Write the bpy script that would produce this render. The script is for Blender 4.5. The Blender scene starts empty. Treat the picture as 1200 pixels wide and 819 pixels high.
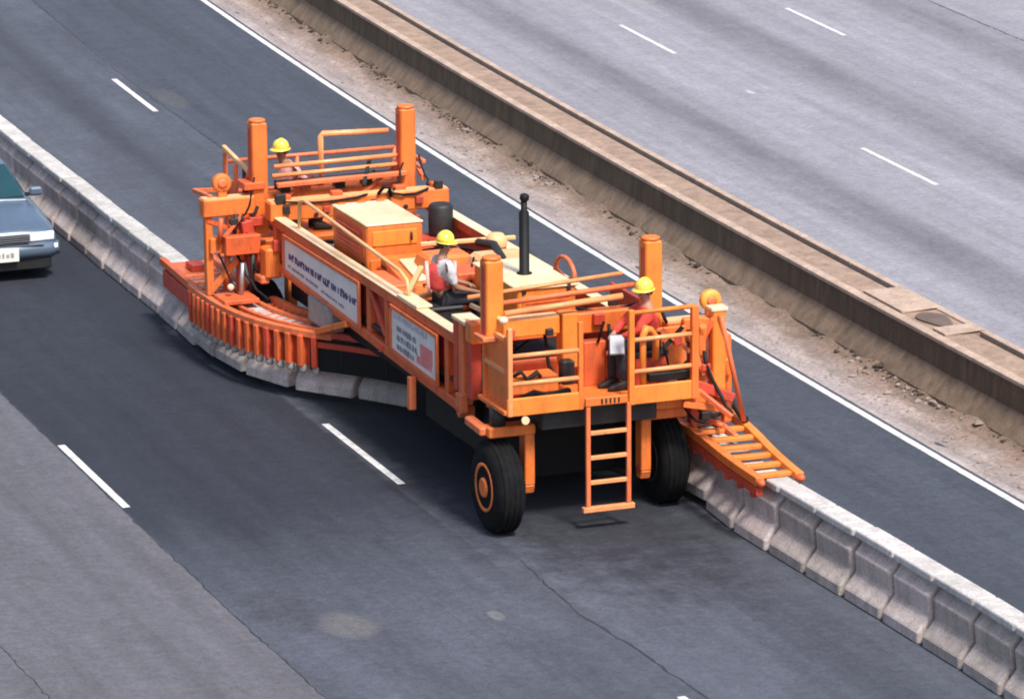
import bpy, bmesh, math, random
from mathutils import Vector, Matrix
import numpy as np
random.seed(7); rng = np.random.default_rng(7)
sc = bpy.context.scene
COL = sc.collection

# ------------------------------------------------------------------ camera, sky, sun, exposure
cd = bpy.data.cameras.new("camera"); cam = bpy.data.objects.new("camera", cd); COL.objects.link(cam)
cd.sensor_width = 36.0; cd.lens = 171.49; cd.clip_start = 1.0; cd.clip_end = 5000.0
cR = Vector((0.9413052, -0.33747103, -0.00760438)); cU = Vector((0.08985035, 0.22877667, 0.96932355)); cB = Vector((-0.32537891, -0.91311256, 0.24567055))
mw = Matrix.Identity(4)
for i in range(3):
    mw[i][0] = cR[i]; mw[i][1] = cU[i]; mw[i][2] = cB[i]
mw.translation = Vector((-22.09973, -62.01860, 16.68594))
cam.matrix_world = mw
sc.camera = cam

SUN_EL, SUN_AZ = math.radians(56), math.radians(170)        # azimuth clockwise from +Y
w = bpy.data.worlds.new("World"); sc.world = w; w.use_nodes = True
wn = w.node_tree; bg = wn.nodes['Background']
sky = wn.nodes.new('ShaderNodeTexSky'); sky.sky_type = 'NISHITA'; sky.sun_disc = False
sky.sun_elevation = SUN_EL; sky.sun_rotation = SUN_AZ; sky.air_density = 1.0; sky.dust_density = 3.0; sky.ozone_density = 0.6
wn.links.new(sky.outputs[0], bg.inputs[0]); bg.inputs[1].default_value = 0.06
sd = bpy.data.lights.new("sun", 'SUN'); so = bpy.data.objects.new("sun", sd); COL.objects.link(so)
sd.energy = 1.5; sd.angle = math.radians(10); sd.color = (1.0, 0.95, 0.88)
sdir = Vector((math.sin(SUN_AZ)*math.cos(SUN_EL), math.cos(SUN_AZ)*math.cos(SUN_EL), math.sin(SUN_EL)))
so.rotation_euler = sdir.to_track_quat('Z', 'Y').to_euler()
sc.cycles.filter_width = 1.9
sc.view_settings.view_transform = 'Standard'; sc.view_settings.look = 'None'
sc.view_settings.exposure = 1.62; sc.view_settings.gamma = 1.0

# ------------------------------------------------------------------ road curve
RC = 668.32
def uv(u, v, z=0.0):
    a = v/RC
    return Vector((RC-(RC-u)*math.cos(a), (RC-u)*math.sin(a), z))

# ------------------------------------------------------------------ materials
def new_mat(name):
    m = bpy.data.materials.new(name); m.use_nodes = True
    nt = m.node_tree; return m, nt, nt.nodes['Principled BSDF']
def nd(nt, t, **kw):
    n = nt.nodes.new(t)
    for k, v in kw.items(): setattr(n, k, v)
    return n
def noise(nt, vec, scale, detail=4, rough=0.6):
    n = nd(nt, 'ShaderNodeTexNoise'); n.inputs['Scale'].default_value = scale; n.inputs['Detail'].default_value = detail; n.inputs['Roughness'].default_value = rough
    nt.links.new(vec, n.inputs['Vector']); return n.outputs['Fac']
def ramp(nt, fac, stops):
    r = nd(nt, 'ShaderNodeValToRGB'); e = r.color_ramp.elements
    while len(e) < len(stops): e.new(0.5)
    for i, (p, c) in enumerate(stops):
        e[i].position = p; e[i].color = (*c, 1) if len(c) == 3 else c
    nt.links.new(fac, r.inputs[0]); return r.outputs[0]
def mth(nt, op, a, b=None, c=None):
    n = nd(nt, 'ShaderNodeMath', operation=op)
    for i, x in enumerate((a, b, c)):
        if x is None: continue
        if hasattr(x, 'is_output'): nt.links.new(x, n.inputs[i])
        else: n.inputs[i].default_value = x
    return n.outputs[0]
def mix(nt, fac, a, b, blend='MIX'):
    n = nd(nt, 'ShaderNodeMix', data_type='RGBA', blend_type=blend)
    for s, x in ((n.inputs['Factor'], fac), (n.inputs['A'], a), (n.inputs['B'], b)):
        pass
    def put(sock, x):
        if hasattr(x, 'is_output'): nt.links.new(x, sock)
        elif isinstance(x, (int, float)): sock.default_value = x
        else: sock.default_value = (*x, 1)
    put(n.inputs[0], fac); put(n.inputs[6], a); put(n.inputs[7], b)
    return n.outputs[2]
def bump(nt, b, h, strength, dist=0.01):
    n = nd(nt, 'ShaderNodeBump'); n.inputs['Strength'].default_value = strength; n.inputs['Distance'].default_value = dist
    nt.links.new(h, n.inputs['Height']); nt.links.new(n.outputs[0], b.inputs['Normal'])
def objvec(nt): return nd(nt, 'ShaderNodeTexCoord').outputs['Object']
def worldpos(nt): return nd(nt, 'ShaderNodeNewGeometry').outputs['Position']
def k3(c, f): return tuple(min(1, x*f) for x in c)

def plain(name, col, rough=0.6, metal=0.0, var=0.25, scale=6.0, bumps=0.0, spec=None, coat=0.0, objrand=0.0):
    m, nt, b = new_mat(name); v = worldpos(nt)
    f = noise(nt, v, scale)
    c = ramp(nt, f, [(0.25, k3(col, 1-var)), (0.75, k3(col, 1+var))])
    if objrand:
        r = nd(nt, 'ShaderNodeObjectInfo').outputs['Random']
        c = mix(nt, 1.0, c, ramp(nt, r, [(0, (1-objrand,)*3), (1, (1, 1, 1))]), 'MULTIPLY')
    nt.links.new(c, b.inputs['Base Color']); b.inputs['Roughness'].default_value = rough; b.inputs['Metallic'].default_value = metal
    if spec is not None: b.inputs['Specular IOR Level'].default_value = spec
    if coat: b.inputs['Coat Weight'].default_value = coat; b.inputs['Coat Roughness'].default_value = 0.25
    if bumps: bump(nt, b, noise(nt, v, scale*6, 5), bumps)
    return m

def paint(name, col, grime=0.6, rough=0.5):
    """worn machine paint: patchy fading, streaky dirt, small chips"""
    m, nt, b = new_mat(name); v = worldpos(nt)
    c = ramp(nt, noise(nt, v, 1.7, 3), [(0.3, k3(col, 0.82)), (0.7, k3(col, 1.12))])
    mp = nd(nt, 'ShaderNodeMapping'); mp.inputs['Scale'].default_value = (9, 9, 1.6); nt.links.new(v, mp.inputs[0])
    dirt = ramp(nt, noise(nt, mp.outputs[0], 1.0, 6, 0.7), [(0.5, (0, 0, 0)), (0.78, (1, 1, 1))])
    c = mix(nt, mth(nt, 'MULTIPLY', dirt, grime), c, (0.09, 0.045, 0.03))
    fade = ramp(nt, noise(nt, v, 0.9, 5, 0.7), [(0.42, (0, 0, 0)), (0.72, (1, 1, 1))])
    c = mix(nt, mth(nt, 'MULTIPLY', fade, 0.16), c, (min(1, col[0]*1.0), min(1, col[1]*1.7+0.05), min(1, col[2]*2.5+0.06)))
    grease = ramp(nt, noise(nt, v, 3.1, 6, 0.75), [(0.56, (0, 0, 0)), (0.70, (1, 1, 1))])
    c = mix(nt, mth(nt, 'MULTIPLY', grease, grime*0.6), c, (0.05, 0.028, 0.02))
    chips = ramp(nt, noise(nt, v, 22, 3, 0.5), [(0.70, (0, 0, 0)), (0.74, (1, 1, 1))])
    c = mix(nt, mth(nt, 'MULTIPLY', chips, 0.6), c, (0.10, 0.06, 0.05))
    nt.links.new(c, b.inputs['Base Color'])
    nt.links.new(ramp(nt, noise(nt, v, 4, 4), [(0.3, (rough-.1,)*3), (0.75, (rough+.2,)*3)]), b.inputs['Roughness'])
    bump(nt, b, noise(nt, v, 30, 4), 0.12, 0.004)
    return m

def radial(nt):
    """distance across the road, from the centre of its curve"""
    v = worldpos(nt)
    s = nd(nt, 'ShaderNodeSeparateXYZ'); nt.links.new(v, s.inputs[0])
    x = mth(nt, 'SUBTRACT', s.outputs[0], RC)
    r = mth(nt, 'SQRT', mth(nt, 'ADD', mth(nt, 'MULTIPLY', x, x), mth(nt, 'MULTIPLY', s.outputs[1], s.outputs[1])))
    u = mth(nt, 'SUBTRACT', RC, r)
    cb = nd(nt, 'ShaderNodeCombineXYZ'); nt.links.new(u, cb.inputs[0]); nt.links.new(s.outputs[1], cb.inputs[1])
    return v, u, cb.outputs[0]

def asphalt(name, base, stripes, steps=(), blobs=(), blot=0.22, rough=0.78):
    m, nt, b = new_mat(name); v, u, q = radial(nt)
    sp = nd(nt, 'ShaderNodeSeparateXYZ'); nt.links.new(q, sp.inputs[0]); Y = sp.outputs[1]
    mp = nd(nt, 'ShaderNodeMapping'); mp.inputs['Scale'].default_value = (2.6, 0.09, 1); nt.links.new(q, mp.inputs[0])
    long_n = noise(nt, mp.outputs[0], 1.0, 6, 0.62)
    mq = nd(nt, 'ShaderNodeMapping'); mq.inputs['Scale'].default_value = (0.8, 0.22, 1); nt.links.new(q, mq.inputs[0])
    big = noise(nt, mq.outputs[0], 1.0, 6, 0.65); mid = noise(nt, v, 2.4, 6, 0.7); grain = noise(nt, v, 9, 5, 0.8); fine = noise(nt, v, 30, 4, 0.8)
    c = ramp(nt, big, [(0.3, k3(base, 1-blot)), (0.7, k3(base, 1+blot))])
    def smooth(x, a, b_):
        r = nd(nt, 'ShaderNodeMapRange', interpolation_type='SMOOTHSTEP'); r.inputs[1].default_value = a; r.inputs[2].default_value = b_; nt.links.new(x, r.inputs[0]); return r.outputs[0]
    wob = mth(nt, 'MULTIPLY', mth(nt, 'SUBTRACT', mid, 0.5), 0.10)
    uw = mth(nt, 'ADD', u, wob)
    for st in steps:                                             # lanes laid with another mix, one with machine shade painted in: (u from, u to, v from, v to, colour)
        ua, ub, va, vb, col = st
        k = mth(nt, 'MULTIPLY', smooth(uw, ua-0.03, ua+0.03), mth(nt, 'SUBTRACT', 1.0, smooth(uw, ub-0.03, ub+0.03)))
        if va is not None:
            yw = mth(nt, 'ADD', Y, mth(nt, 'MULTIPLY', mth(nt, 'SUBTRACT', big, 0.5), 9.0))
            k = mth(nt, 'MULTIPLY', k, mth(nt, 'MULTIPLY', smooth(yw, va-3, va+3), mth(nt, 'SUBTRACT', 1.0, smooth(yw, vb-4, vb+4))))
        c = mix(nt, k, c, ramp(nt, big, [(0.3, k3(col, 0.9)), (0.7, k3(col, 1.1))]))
    for (u0, wd, amt) in stripes:                                # oil and rubber along the lanes
        d = mth(nt, 'DIVIDE', mth(nt, 'SUBTRACT', u, u0), wd)
        g = mth(nt, 'POWER', 2.718, mth(nt, 'MULTIPLY', mth(nt, 'MULTIPLY', d, d), -1.0))
        g = mth(nt, 'MULTIPLY', g, mth(nt, 'MULTIPLY_ADD', big, 1.5, -0.05))
        g = mth(nt, 'MINIMUM', mth(nt, 'MULTIPLY', g, abs(amt)), 1.0)
        c = mix(nt, g, c, k3(base, 0.5) if amt > 0 else k3(base, 1.6))
    for (u0, v0, ru, rv, col, amt) in blobs:                     # worn or stained spots, and machine shade painted onto the road
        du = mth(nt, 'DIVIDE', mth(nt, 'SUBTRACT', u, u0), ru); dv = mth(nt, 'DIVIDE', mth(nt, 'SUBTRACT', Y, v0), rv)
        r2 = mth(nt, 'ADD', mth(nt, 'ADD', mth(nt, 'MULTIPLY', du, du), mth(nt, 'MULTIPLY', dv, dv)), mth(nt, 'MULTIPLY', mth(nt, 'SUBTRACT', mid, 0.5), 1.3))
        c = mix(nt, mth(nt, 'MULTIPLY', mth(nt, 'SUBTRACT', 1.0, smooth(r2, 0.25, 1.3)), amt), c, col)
    c = mix(nt, 1.0, c, ramp(nt, long_n, [(0.28, (0.80,)*3), (0.72, (1.16,)*3)]), 'MULTIPLY')
    c = mix(nt, 1.0, c, ramp(nt, grain, [(0.28, (0.72,)*3), (0.72, (1.25,)*3)]), 'MULTIPLY')
    c = mix(nt, 1.0, c, ramp(nt, fine, [(0.3, (0.72,)*3), (0.72, (1.25,)*3)]), 'MULTIPLY')
    c = mix(nt, 1.0, c, ramp(nt, mid, [(0.3, (0.86,)*3), (0.7, (1.12,)*3)]), 'MULTIPLY')
    nt.links.new(c, b.inputs['Base Color'])
    b.inputs['Roughness'].default_value = rough; b.inputs['Specular IOR Level'].default_value = 0.35
    bump(nt, b, noise(nt, v, 45, 4, 0.8), 0.6, 0.008)
    return m

def concrete(name, base, dirt=(0.10, 0.085, 0.07), amt=0.5, objrand=0.0, rough=0.85, zdirt=False):
    m, nt, b = new_mat(name); v = worldpos(nt)
    c = ramp(nt, noise(nt, v, 2.2, 5), [(0.3, k3(base, 0.8)), (0.7, k3(base, 1.15))])
    mp = nd(nt, 'ShaderNodeMapping'); mp.inputs['Scale'].default_value = (5, 5, 0.9); nt.links.new(v, mp.inputs[0])
    st = ramp(nt, noise(nt, mp.outputs[0], 1.0, 6, 0.7), [(0.42, (0, 0, 0)), (0.75, (1, 1, 1))])
    c = mix(nt, mth(nt, 'MULTIPLY', st, amt), c, dirt)
    sp = noise(nt, v, 34, 4, 0.7)
    c = mix(nt, 1.0, c, ramp(nt, sp, [(0.32, (0.7,)*3), (0.6, (1.08,)*3)]), 'MULTIPLY')
    if objrand:
        r = nd(nt, 'ShaderNodeObjectInfo').outputs['Random']
        c = mix(nt, 1.0, c, ramp(nt, r, [(0, (1-objrand, 1-objrand, 1-objrand*1.1)), (1, (1.05, 1.02, 1.02))]), 'MULTIPLY')
    nt.links.new(c, b.inputs['Base Color']); b.inputs['Roughness'].default_value = rough
    bump(nt, b, noise(nt, v, 40, 5, 0.7), 0.4, 0.008)
    return m

ORANGE = (0.78, 0.175, 0.028)
M = dict(
    orange=paint('orange_paint', ORANGE), verm=paint('vermilion_paint', (0.70, 0.12, 0.03), 0.6), red=paint('red_orange_paint', (0.55, 0.06, 0.028), 0.65),
    amber=paint('amber_paint', (0.82, 0.225, 0.028), 0.45), coral=paint('faded_orange_paint', (0.72, 0.165, 0.055), 0.6),
    cream=paint('cream_glare_paint', (0.80, 0.60, 0.36), 0.25, 0.35), rail=paint('rail_paint', (0.84, 0.31, 0.11), 0.35, 0.35),  # cream also bakes the glare on orange top faces into the colour
    pale=paint('pale_glare_paint', (0.84, 0.44, 0.19), 0.35, 0.4),  # pale paint, with top glare put into the colour on the beams
    black=plain('black_metal', (0.008, 0.008, 0.009), 0.6, spec=0.25), dark=plain('dark_steel', (0.03, 0.028, 0.028), 0.55, 0.3, 0.4),
    steel=plain('worn_steel', (0.42, 0.42, 0.43), 0.4, 0.7), rubber=plain('tyre_rubber', (0.010, 0.010, 0.011), 0.95, var=0.4, scale=9, bumps=0.3, spec=0.15),
    white=plain('sign_white', (0.72, 0.70, 0.68), 0.45, var=0.10, scale=3), navy=plain('sign_navy', (0.05, 0.045, 0.16), 0.5),
    greyink=plain('sign_grey', (0.20, 0.20, 0.24), 0.5), pink=plain('sign_pink', (0.75, 0.22, 0.22), 0.5), lilac=plain('sign_lilac', (0.48, 0.42, 0.52), 0.5),
    rubberpad=plain('grey_pad', (0.30, 0.29, 0.27), 0.7),
    line=concrete('road_paint', (0.74, 0.73, 0.715), (0.16, 0.16, 0.17), 0.6),
    block=concrete('barrier_concrete', (0.58, 0.50, 0.475), (0.15, 0.125, 0.115), 0.55, objrand=0.25),
    cap=concrete('barrier_top_concrete', (0.60, 0.585, 0.57), (0.24, 0.21, 0.19), 0.5, objrand=0.2),
    wall=concrete('median_concrete', (0.135, 0.092, 0.055), (0.05, 0.034, 0.02), 0.9), wallfoot=concrete('median_dusty_concrete', (0.235, 0.162, 0.11), (0.085, 0.057, 0.035), 0.9), lip=concrete('coping_concrete', (0.50, 0.37, 0.29), (0.18, 0.125, 0.085), 0.5),
    fill=concrete('median_fill', (0.36, 0.25, 0.185), (0.13, 0.085, 0.06), 0.65), stain=concrete('stained_slab', (0.16, 0.11, 0.09), (0.07, 0.05, 0.04), 0.7), gapdirt=plain('joint_dirt', (0.035, 0.025, 0.02), 0.95, var=0.4),
    stone=plain('loose_stone', (0.36, 0.29, 0.26), 0.9, var=0.35, objrand=0.3), debris=plain('dark_debris', (0.05, 0.035, 0.028), 0.9, var=0.5),
    hat=plain('hard_hat_yellow', (0.83, 0.62, 0.08), 0.3, var=0.06, coat=0.4), hatamber=plain('cap_amber', (0.70, 0.33, 0.05), 0.5),
    skin=plain('skin', (0.42, 0.22, 0.15), 0.55, var=0.1), skin2=plain('skin_tan', (0.30, 0.15, 0.09), 0.55, var=0.1), hair=plain('hair', (0.012, 0.01, 0.009), 0.7),
    vest=plain('vest_red', (0.62, 0.06, 0.05), 0.75, var=0.2, scale=14), trim=plain('vest_trim', (0.80, 0.42, 0.38), 0.6),
    greyshirt=plain('shirt_grey', (0.50, 0.48, 0.50), 0.85, var=0.2, scale=12), redshirt=plain('shirt_red', (0.60, 0.05, 0.035), 0.8, var=0.2, scale=12),
    pinkshirt=plain('shirt_pink', (0.66, 0.34, 0.34), 0.85, var=0.2, scale=12), denim=plain('trousers_dark', (0.022, 0.022, 0.03), 0.9, var=0.3, scale=12),
    boot=plain('boots', (0.02, 0.016, 0.013), 0.6), paper=plain('paper', (0.42, 0.43, 0.47), 0.6, var=0.05),
    seat=plain('seat_vinyl', (0.02, 0.02, 0.022), 0.5),
    carpaint=plain('car_paint', (0.12, 0.17, 0.235), 0.25, 0.35, 0.05, coat=0.8), glass=plain('car_glass', (0.012, 0.05, 0.062), 0.06, var=0.1, coat=0.5),
    chrome=plain('chrome', (0.75, 0.75, 0.78), 0.18, 0.9, 0.05), lamp=plain('lamp_glass', (0.80, 0.82, 0.86), 0.15, var=0.08, coat=0.6),
    plate=plain('plate', (0.75, 0.74, 0.70), 0.5, var=0.06), trimblack=plain('car_trim', (0.015, 0.015, 0.017), 0.5),
)
def soil_mat():
    m, nt, b = new_mat('gravel_soil'); v, u, q = radial(nt)
    mp = nd(nt, 'ShaderNodeMapping'); mp.inputs['Scale'].default_value = (3.0, 0.5, 1); nt.links.new(q, mp.inputs[0])
    n1 = noise(nt, mp.outputs[0], 1.0, 7, 0.7); n2 = noise(nt, v, 14, 5, 0.75); n3 = noise(nt, v, 1.3, 5, 0.6)
    uu = mth(nt, 'ADD', u, mth(nt, 'MULTIPLY_ADD', n3, 0.7, -0.35))
    t = nd(nt, 'ShaderNodeMapRange'); t.inputs[1].default_value = 3.2; t.inputs[2].default_value = 4.3; nt.links.new(uu, t.inputs[0])
    c = ramp(nt, t.outputs[0], [(0.0, (0.40, 0.35, 0.345)), (0.4, (0.36, 0.295, 0.27)), (0.7, (0.26, 0.185, 0.145)), (1.0, (0.19, 0.13, 0.09))])
    c = mix(nt, 1.0, c, ramp(nt, n1, [(0.28, (0.55,)*3), (0.7, (1.28,)*3)]), 'MULTIPLY')
    c = mix(nt, 1.0, c, ramp(nt, n2, [(0.3, (0.6,)*3), (0.7, (1.3,)*3)]), 'MULTIPLY')
    nt.links.new(c, b.inputs['Base Color']); b.inputs['Roughness'].default_value = 0.95
    bump(nt, b, n2, 0.9, 0.03)
    return m
M['soil'] = soil_mat()
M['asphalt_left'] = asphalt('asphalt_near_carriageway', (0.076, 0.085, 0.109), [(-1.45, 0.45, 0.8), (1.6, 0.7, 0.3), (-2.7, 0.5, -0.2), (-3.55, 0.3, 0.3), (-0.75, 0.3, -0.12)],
    [(-60, -7.22, None, None, (0.112, 0.112, 0.129)), (-7.22, -3.75, -8.5, 14, (0.026, 0.031, 0.043)), (-0.05, 3.4, -40, 40, (0.060, 0.069, 0.091))],  # the dark lane step partly paints in the machine's shade
    [(-6.15, -11.35, 0.36, 0.55, (0.15, 0.145, 0.145), 0.6), (-4.45, -11.6, 0.09, 0.22, (0.2, 0.2, 0.2), 0.5), (0.2, 19.0, 0.25, 1.0, (0.11, 0.108, 0.11), 0.5), (-6.7, -10.6, 0.4, 0.9, (0.045, 0.047, 0.055), 0.5), (-2.0, -4.5, 2.1, 7.5, (0.024, 0.027, 0.036), 0.9)])  # last blob is the machine's shade painted into the asphalt
M['asphalt_right'] = asphalt('asphalt_far_carriageway', (0.272, 0.266, 0.298), [(8.1, 0.55, 1.0), (11.75, 0.55, 1.05), (15.6, 0.6, 1.0), (19.2, 0.6, 0.8), (9.9, 0.6, -0.10)], blobs=[(9.91, 15.76, 0.06, 0.2, (0.5, 0.5, 0.5), 0.8)], blot=0.08, rough=0.7)
M['crack'] = plain('crack_tar', (0.030, 0.033, 0.040), 0.8, var=0.4)
M['ground'] = plain('grass_ground', (0.10, 0.11, 0.06), 0.95, var=0.4, scale=0.3)

# ------------------------------------------------------------------ mesh builder
ABS = {}
class MB:
    def __init__(s): s.v = []; s.f = []; s.sm = []
    def add(s, vs, fs, smooth=False):
        o = len(s.v); s.v += [tuple(p) for p in vs]
        for f in fs: s.f.append(tuple(o+i for i in f)); s.sm.append(smooth)
    def box(s, c, d, rot=None, taper=1.0):
        c = Vector(c); hx, hy, hz = d[0]/2, d[1]/2, d[2]/2; vs = []
        for z in (-1, 1):
            k = taper if z > 0 else 1.0
            for x, y in ((-1, -1), (1, -1), (1, 1), (-1, 1)):
                p = Vector((x*hx*k, y*hy*k, z*hz)); vs.append(c+(rot @ p if rot else p))
        s.add(vs, [(3, 2, 1, 0), (4, 5, 6, 7), (0, 1, 5, 4), (1, 2, 6, 5), (2, 3, 7, 6), (3, 0, 4, 7)]); return s
    def beam(s, p, q, wd, ht, up=(0, 0, 1), roll=0.0, w2=None, h2=None):
        p = Vector(p); q = Vector(q); d = (q-p).normalized(); up = Vector(up)
        if abs(d.dot(up)) > 0.98: up = Vector((0, 1, 0))
        x = d.cross(up).normalized(); z = x.cross(d)
        w2 = w2 or wd; h2 = h2 or ht; vs = []
        for o, a, b in ((p, wd, ht), (q, w2, h2)):
            for i, j in ((-1, -1), (1, -1), (1, 1), (-1, 1)): vs.append(o+x*(i*a/2)+z*(j*b/2))
        s.add(vs, [(0, 1, 2, 3), (7, 6, 5, 4), (4, 5, 1, 0), (5, 6, 2, 1), (6, 7, 3, 2), (7, 4, 0, 3)]); return s
    def tube(s, pts, r, n=8, radii=None):
        P = [Vector(p) for p in pts]; rings = []; nrm = None
        for i, p in enumerate(P):
            a = P[max(0, i-1)]; b = P[min(len(P)-1, i+1)]; t = (b-a).normalized()
            if nrm is None:
                up = Vector((0, 0, 1)) if abs(t.z) < 0.9 else Vector((1, 0, 0)); nrm = t.cross(up).normalized()
            else: nrm = (nrm-t*nrm.dot(t)).normalized()
            bn = t.cross(nrm); rr = radii[i] if radii else r
            if 0 < i < len(P)-1:
                c = (P[i]-P[i-1]).normalized().dot((P[i+1]-P[i]).normalized()); rr = rr/max(0.75, math.sqrt(max(0.3, (1+c)/2)))
            rings.append([p+nrm*(rr*math.cos(2*math.pi*k/n))+bn*(rr*math.sin(2*math.pi*k/n)) for k in range(n)])
        s.loft(rings); return s
    def loft(s, rings, smooth=True, caps=True, closed=True):
        n = len(rings[0]); vs = [p for r in rings for p in r]; fs = []
        o = len(s.v); s.v += [tuple(p) for p in vs]
        for i in range(len(rings)-1):
            for k in range(n if closed else n-1):
                k2 = (k+1) % n
                s.f.append((o+i*n+k, o+i*n+k2, o+(i+1)*n+k2, o+(i+1)*n+k)); s.sm.append(smooth)
        if caps and closed:
            s.f.append(tuple(o+k for k in reversed(range(n)))); s.sm.append(False)
            s.f.append(tuple(o+(len(rings)-1)*n+k for k in range(n))); s.sm.append(False)
        return s
    def lathe(s, c, prof, axis=(0, 0, 1), n=16):
        c = Vector(c); ax = Vector(axis).normalized(); q = ax.to_track_quat('Z', 'Y')
        rings = [[c+q @ Vector((r*math.cos(2*math.pi*k/n), r*math.sin(2*math.pi*k/n), h)) for k in range(n)] for r, h in prof]
        return s.loft(rings)
    def ell(s, c, rx, ry, rz, n=10, m=6, rot=None):
        c = Vector(c); rings = []
        for i in range(m+1):
            a = math.pi*i/m; k = max(0.02, math.sin(a)); ring = []
            for j in range(n):
                b = 2*math.pi*j/n; p = Vector((rx*k*math.cos(b), ry*k*math.sin(b), -rz*math.cos(a)))
                ring.append(c+(rot @ p if rot else p))
            rings.append(ring)
        return s.loft(rings)
    def prism(s, poly, axis, a, b):
        """poly of 2-D points extruded along axis 0/1/2 from a to b"""
        def p3(p, t):
            q = list(p); q.insert(axis, t); return Vector(q)
        r1 = [p3(p, a) for p in poly]; r2 = [p3(p, b) for p in poly]
        return s.loft([r1, r2], smooth=False)
    def build(s, name, mat, parent=None, bevel=0.0, recalc=True, origin=None):
        V = np.array(s.v); c = Vector((V.min(0)+V.max(0))/2) if origin is None else Vector(origin)
        me = bpy.data.meshes.new(name); me.from_pydata([tuple(Vector(p)-c) for p in s.v], [], s.f)
        for p, k in zip(me.polygons, s.sm): p.use_smooth = k
        if recalc:
            bm = bmesh.new(); bm.from_mesh(me); bmesh.ops.recalc_face_normals(bm, faces=bm.faces); bm.to_mesh(me); bm.free()
        if isinstance(mat, (list, tuple)):
            for m_ in mat: me.materials.append(m_)
        else: me.materials.append(mat)
        o = bpy.data.objects.new(name, me); COL.objects.link(o)
        if parent is not None: o.parent = parent; o.location = c-ABS[parent.name]
        else: o.location = c
        ABS[o.name] = c
        if bevel:
            bv = o.modifiers.new('bevel', 'BEVEL'); bv.width = bevel; bv.segments = 1; bv.limit_method = 'ANGLE'; bv.angle_limit = 0.6
        return o
def tag(o, label, cat, group=None):
    o['label'] = label; o['category'] = cat
    if group: o['group'] = group
    return o
def structure(o): o['kind'] = 'structure'; return o
TH = math.radians(1.3); MO = Vector((-2.1, -3.8, 0))
def toW(p):
    p = Vector(p); return Vector((math.cos(TH)*p.x-math.sin(TH)*p.y, math.sin(TH)*p.x+math.cos(TH)*p.y, p.z))+MO
def toL(p):
    d = Vector(p)-MO; return Vector((math.cos(TH)*d.x+math.sin(TH)*d.y, -math.sin(TH)*d.x+math.cos(TH)*d.y, d.z))
def thing(name, label, cat, pos=(0, 0, 0), frame='world', group=None):
    """an Empty at the thing's base; frame 'machine': pos and parts are given in the machine's own axes"""
    o = bpy.data.objects.new(name, None); COL.objects.link(o); o.empty_display_size = 0.3
    if frame == 'machine': o.location = toW(pos); o.rotation_euler.z = TH
    else: o.location = pos
    ABS[o.name] = Vector(pos); return tag(o, label, cat, group)

# ------------------------------------------------------------------ ground, roads, markings
def strip(name, u0, u1, v0, v1, z, mat, step=4.0, zfun=None, nu=1):
    b = MB(); n = max(2, int((v1-v0)/step)); rows = []
    for i in range(n+1):
        v = v0+(v1-v0)*i/n
        rows.append([uv(u0+(u1-u0)*j/nu, v, z if zfun is None else zfun(u0+(u1-u0)*j/nu, v)) for j in range(nu+1)])
    b.loft(rows, smooth=zfun is not None, caps=False, closed=False)
    return structure(b.build(name, mat, origin=(0, 0, 0), recalc=False))
g = MB(); g.add([(-3000, -3000, -0.03), (3000, -3000, -0.03), (3000, 3000, -0.03), (-3000, 3000, -0.03)], [(0, 1, 2, 3)])
structure(g.build('ground', M['ground']))
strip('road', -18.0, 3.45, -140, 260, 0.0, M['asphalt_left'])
strip('road', 5.48, 26.0, -140, 260, 0.0, M['asphalt_right'])
def soil_z(u, v):
    t = max(0.0, min(1.0, (u-3.28)/0.95))
    s = 0.004+0.10*t*t+0.05*max(0, (u-3.9))
    return s+0.022*t*(math.sin(v*1.7+u*3)+math.sin(v*4.1+1.3)+0.8*math.sin(v*7.7+u*9))
strip('shoulder', 3.24, 4.52, -40, 70, 0, M['soil'], step=0.16, zfun=soil_z, nu=14)
strip('shoulder', 3.24, 4.52, 70, 260, 0.05, M['soil'])
strip('shoulder', 3.24, 4.52, -140, -40, 0.05, M['soil'])

def line(u, v0, v1, wd=0.11, step=0.5):
    return strip('lane_line', u-wd/2, u+wd/2, v0, v1, 0.0045, M['line'], step)
line(3.13, -140, 260, 0.11, 2.0)
for (u, vs) in ((-3.64, -2.84), (-7.15, -2.59), (-0.33, 21.08), (9.9, 23.0), (13.47, 23.6), (17.1, 16.6)):
    for k in range(-5, 6):
        a = vs+12.19*k
        if u == -7.15 and abs(k) < 1: pass
        line(u, a-3.1, a, 0.10 if u < 5 else 0.09)
# tar crack along the lane line, irregular, and a few short ones
def crack(pts, w0):
    b = MB(); L, R = [], []
    for i in range(len(pts)-1):
        (ua, va), (ub, vb) = pts[i], pts[i+1]; n = max(2, int(abs(vb-va)/0.12))
        for j in range(n):
            t = j/n; u = ua+(ub-ua)*t+random.gauss(0, 0.012); v = va+(vb-va)*t; ww = w0*random.uniform(0.2, 1.0)
            L.append(uv(u-ww, v, 0.003)); R.append(uv(u+ww, v, 0.003))
    b.loft([[l, r] for l, r in zip(L, R)], smooth=False, caps=False, closed=False)
    return structure(b.build('road_crack', M['crack'], recalc=False))
crack([(-3.42, -9.6), (-3.55, -11.8), (-3.42, -13.6), (-3.4, -15.6), (-3.45, -19)], 0.022)
crack([(-7.23, 3.0), (-7.20, -4), (-7.24, -10), (-7.22, -20)], 0.016)
crack([(-10.05, -10), (-10.0, -14)], 0.010); crack([(0.75, -9), (0.85, -17)], 0.006)
crack([(-0.05, 12), (-0.1, 22), (0.0, 30)], 0.016); crack([(16.4, 10), (16.3, 30)], 0.02)
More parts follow.
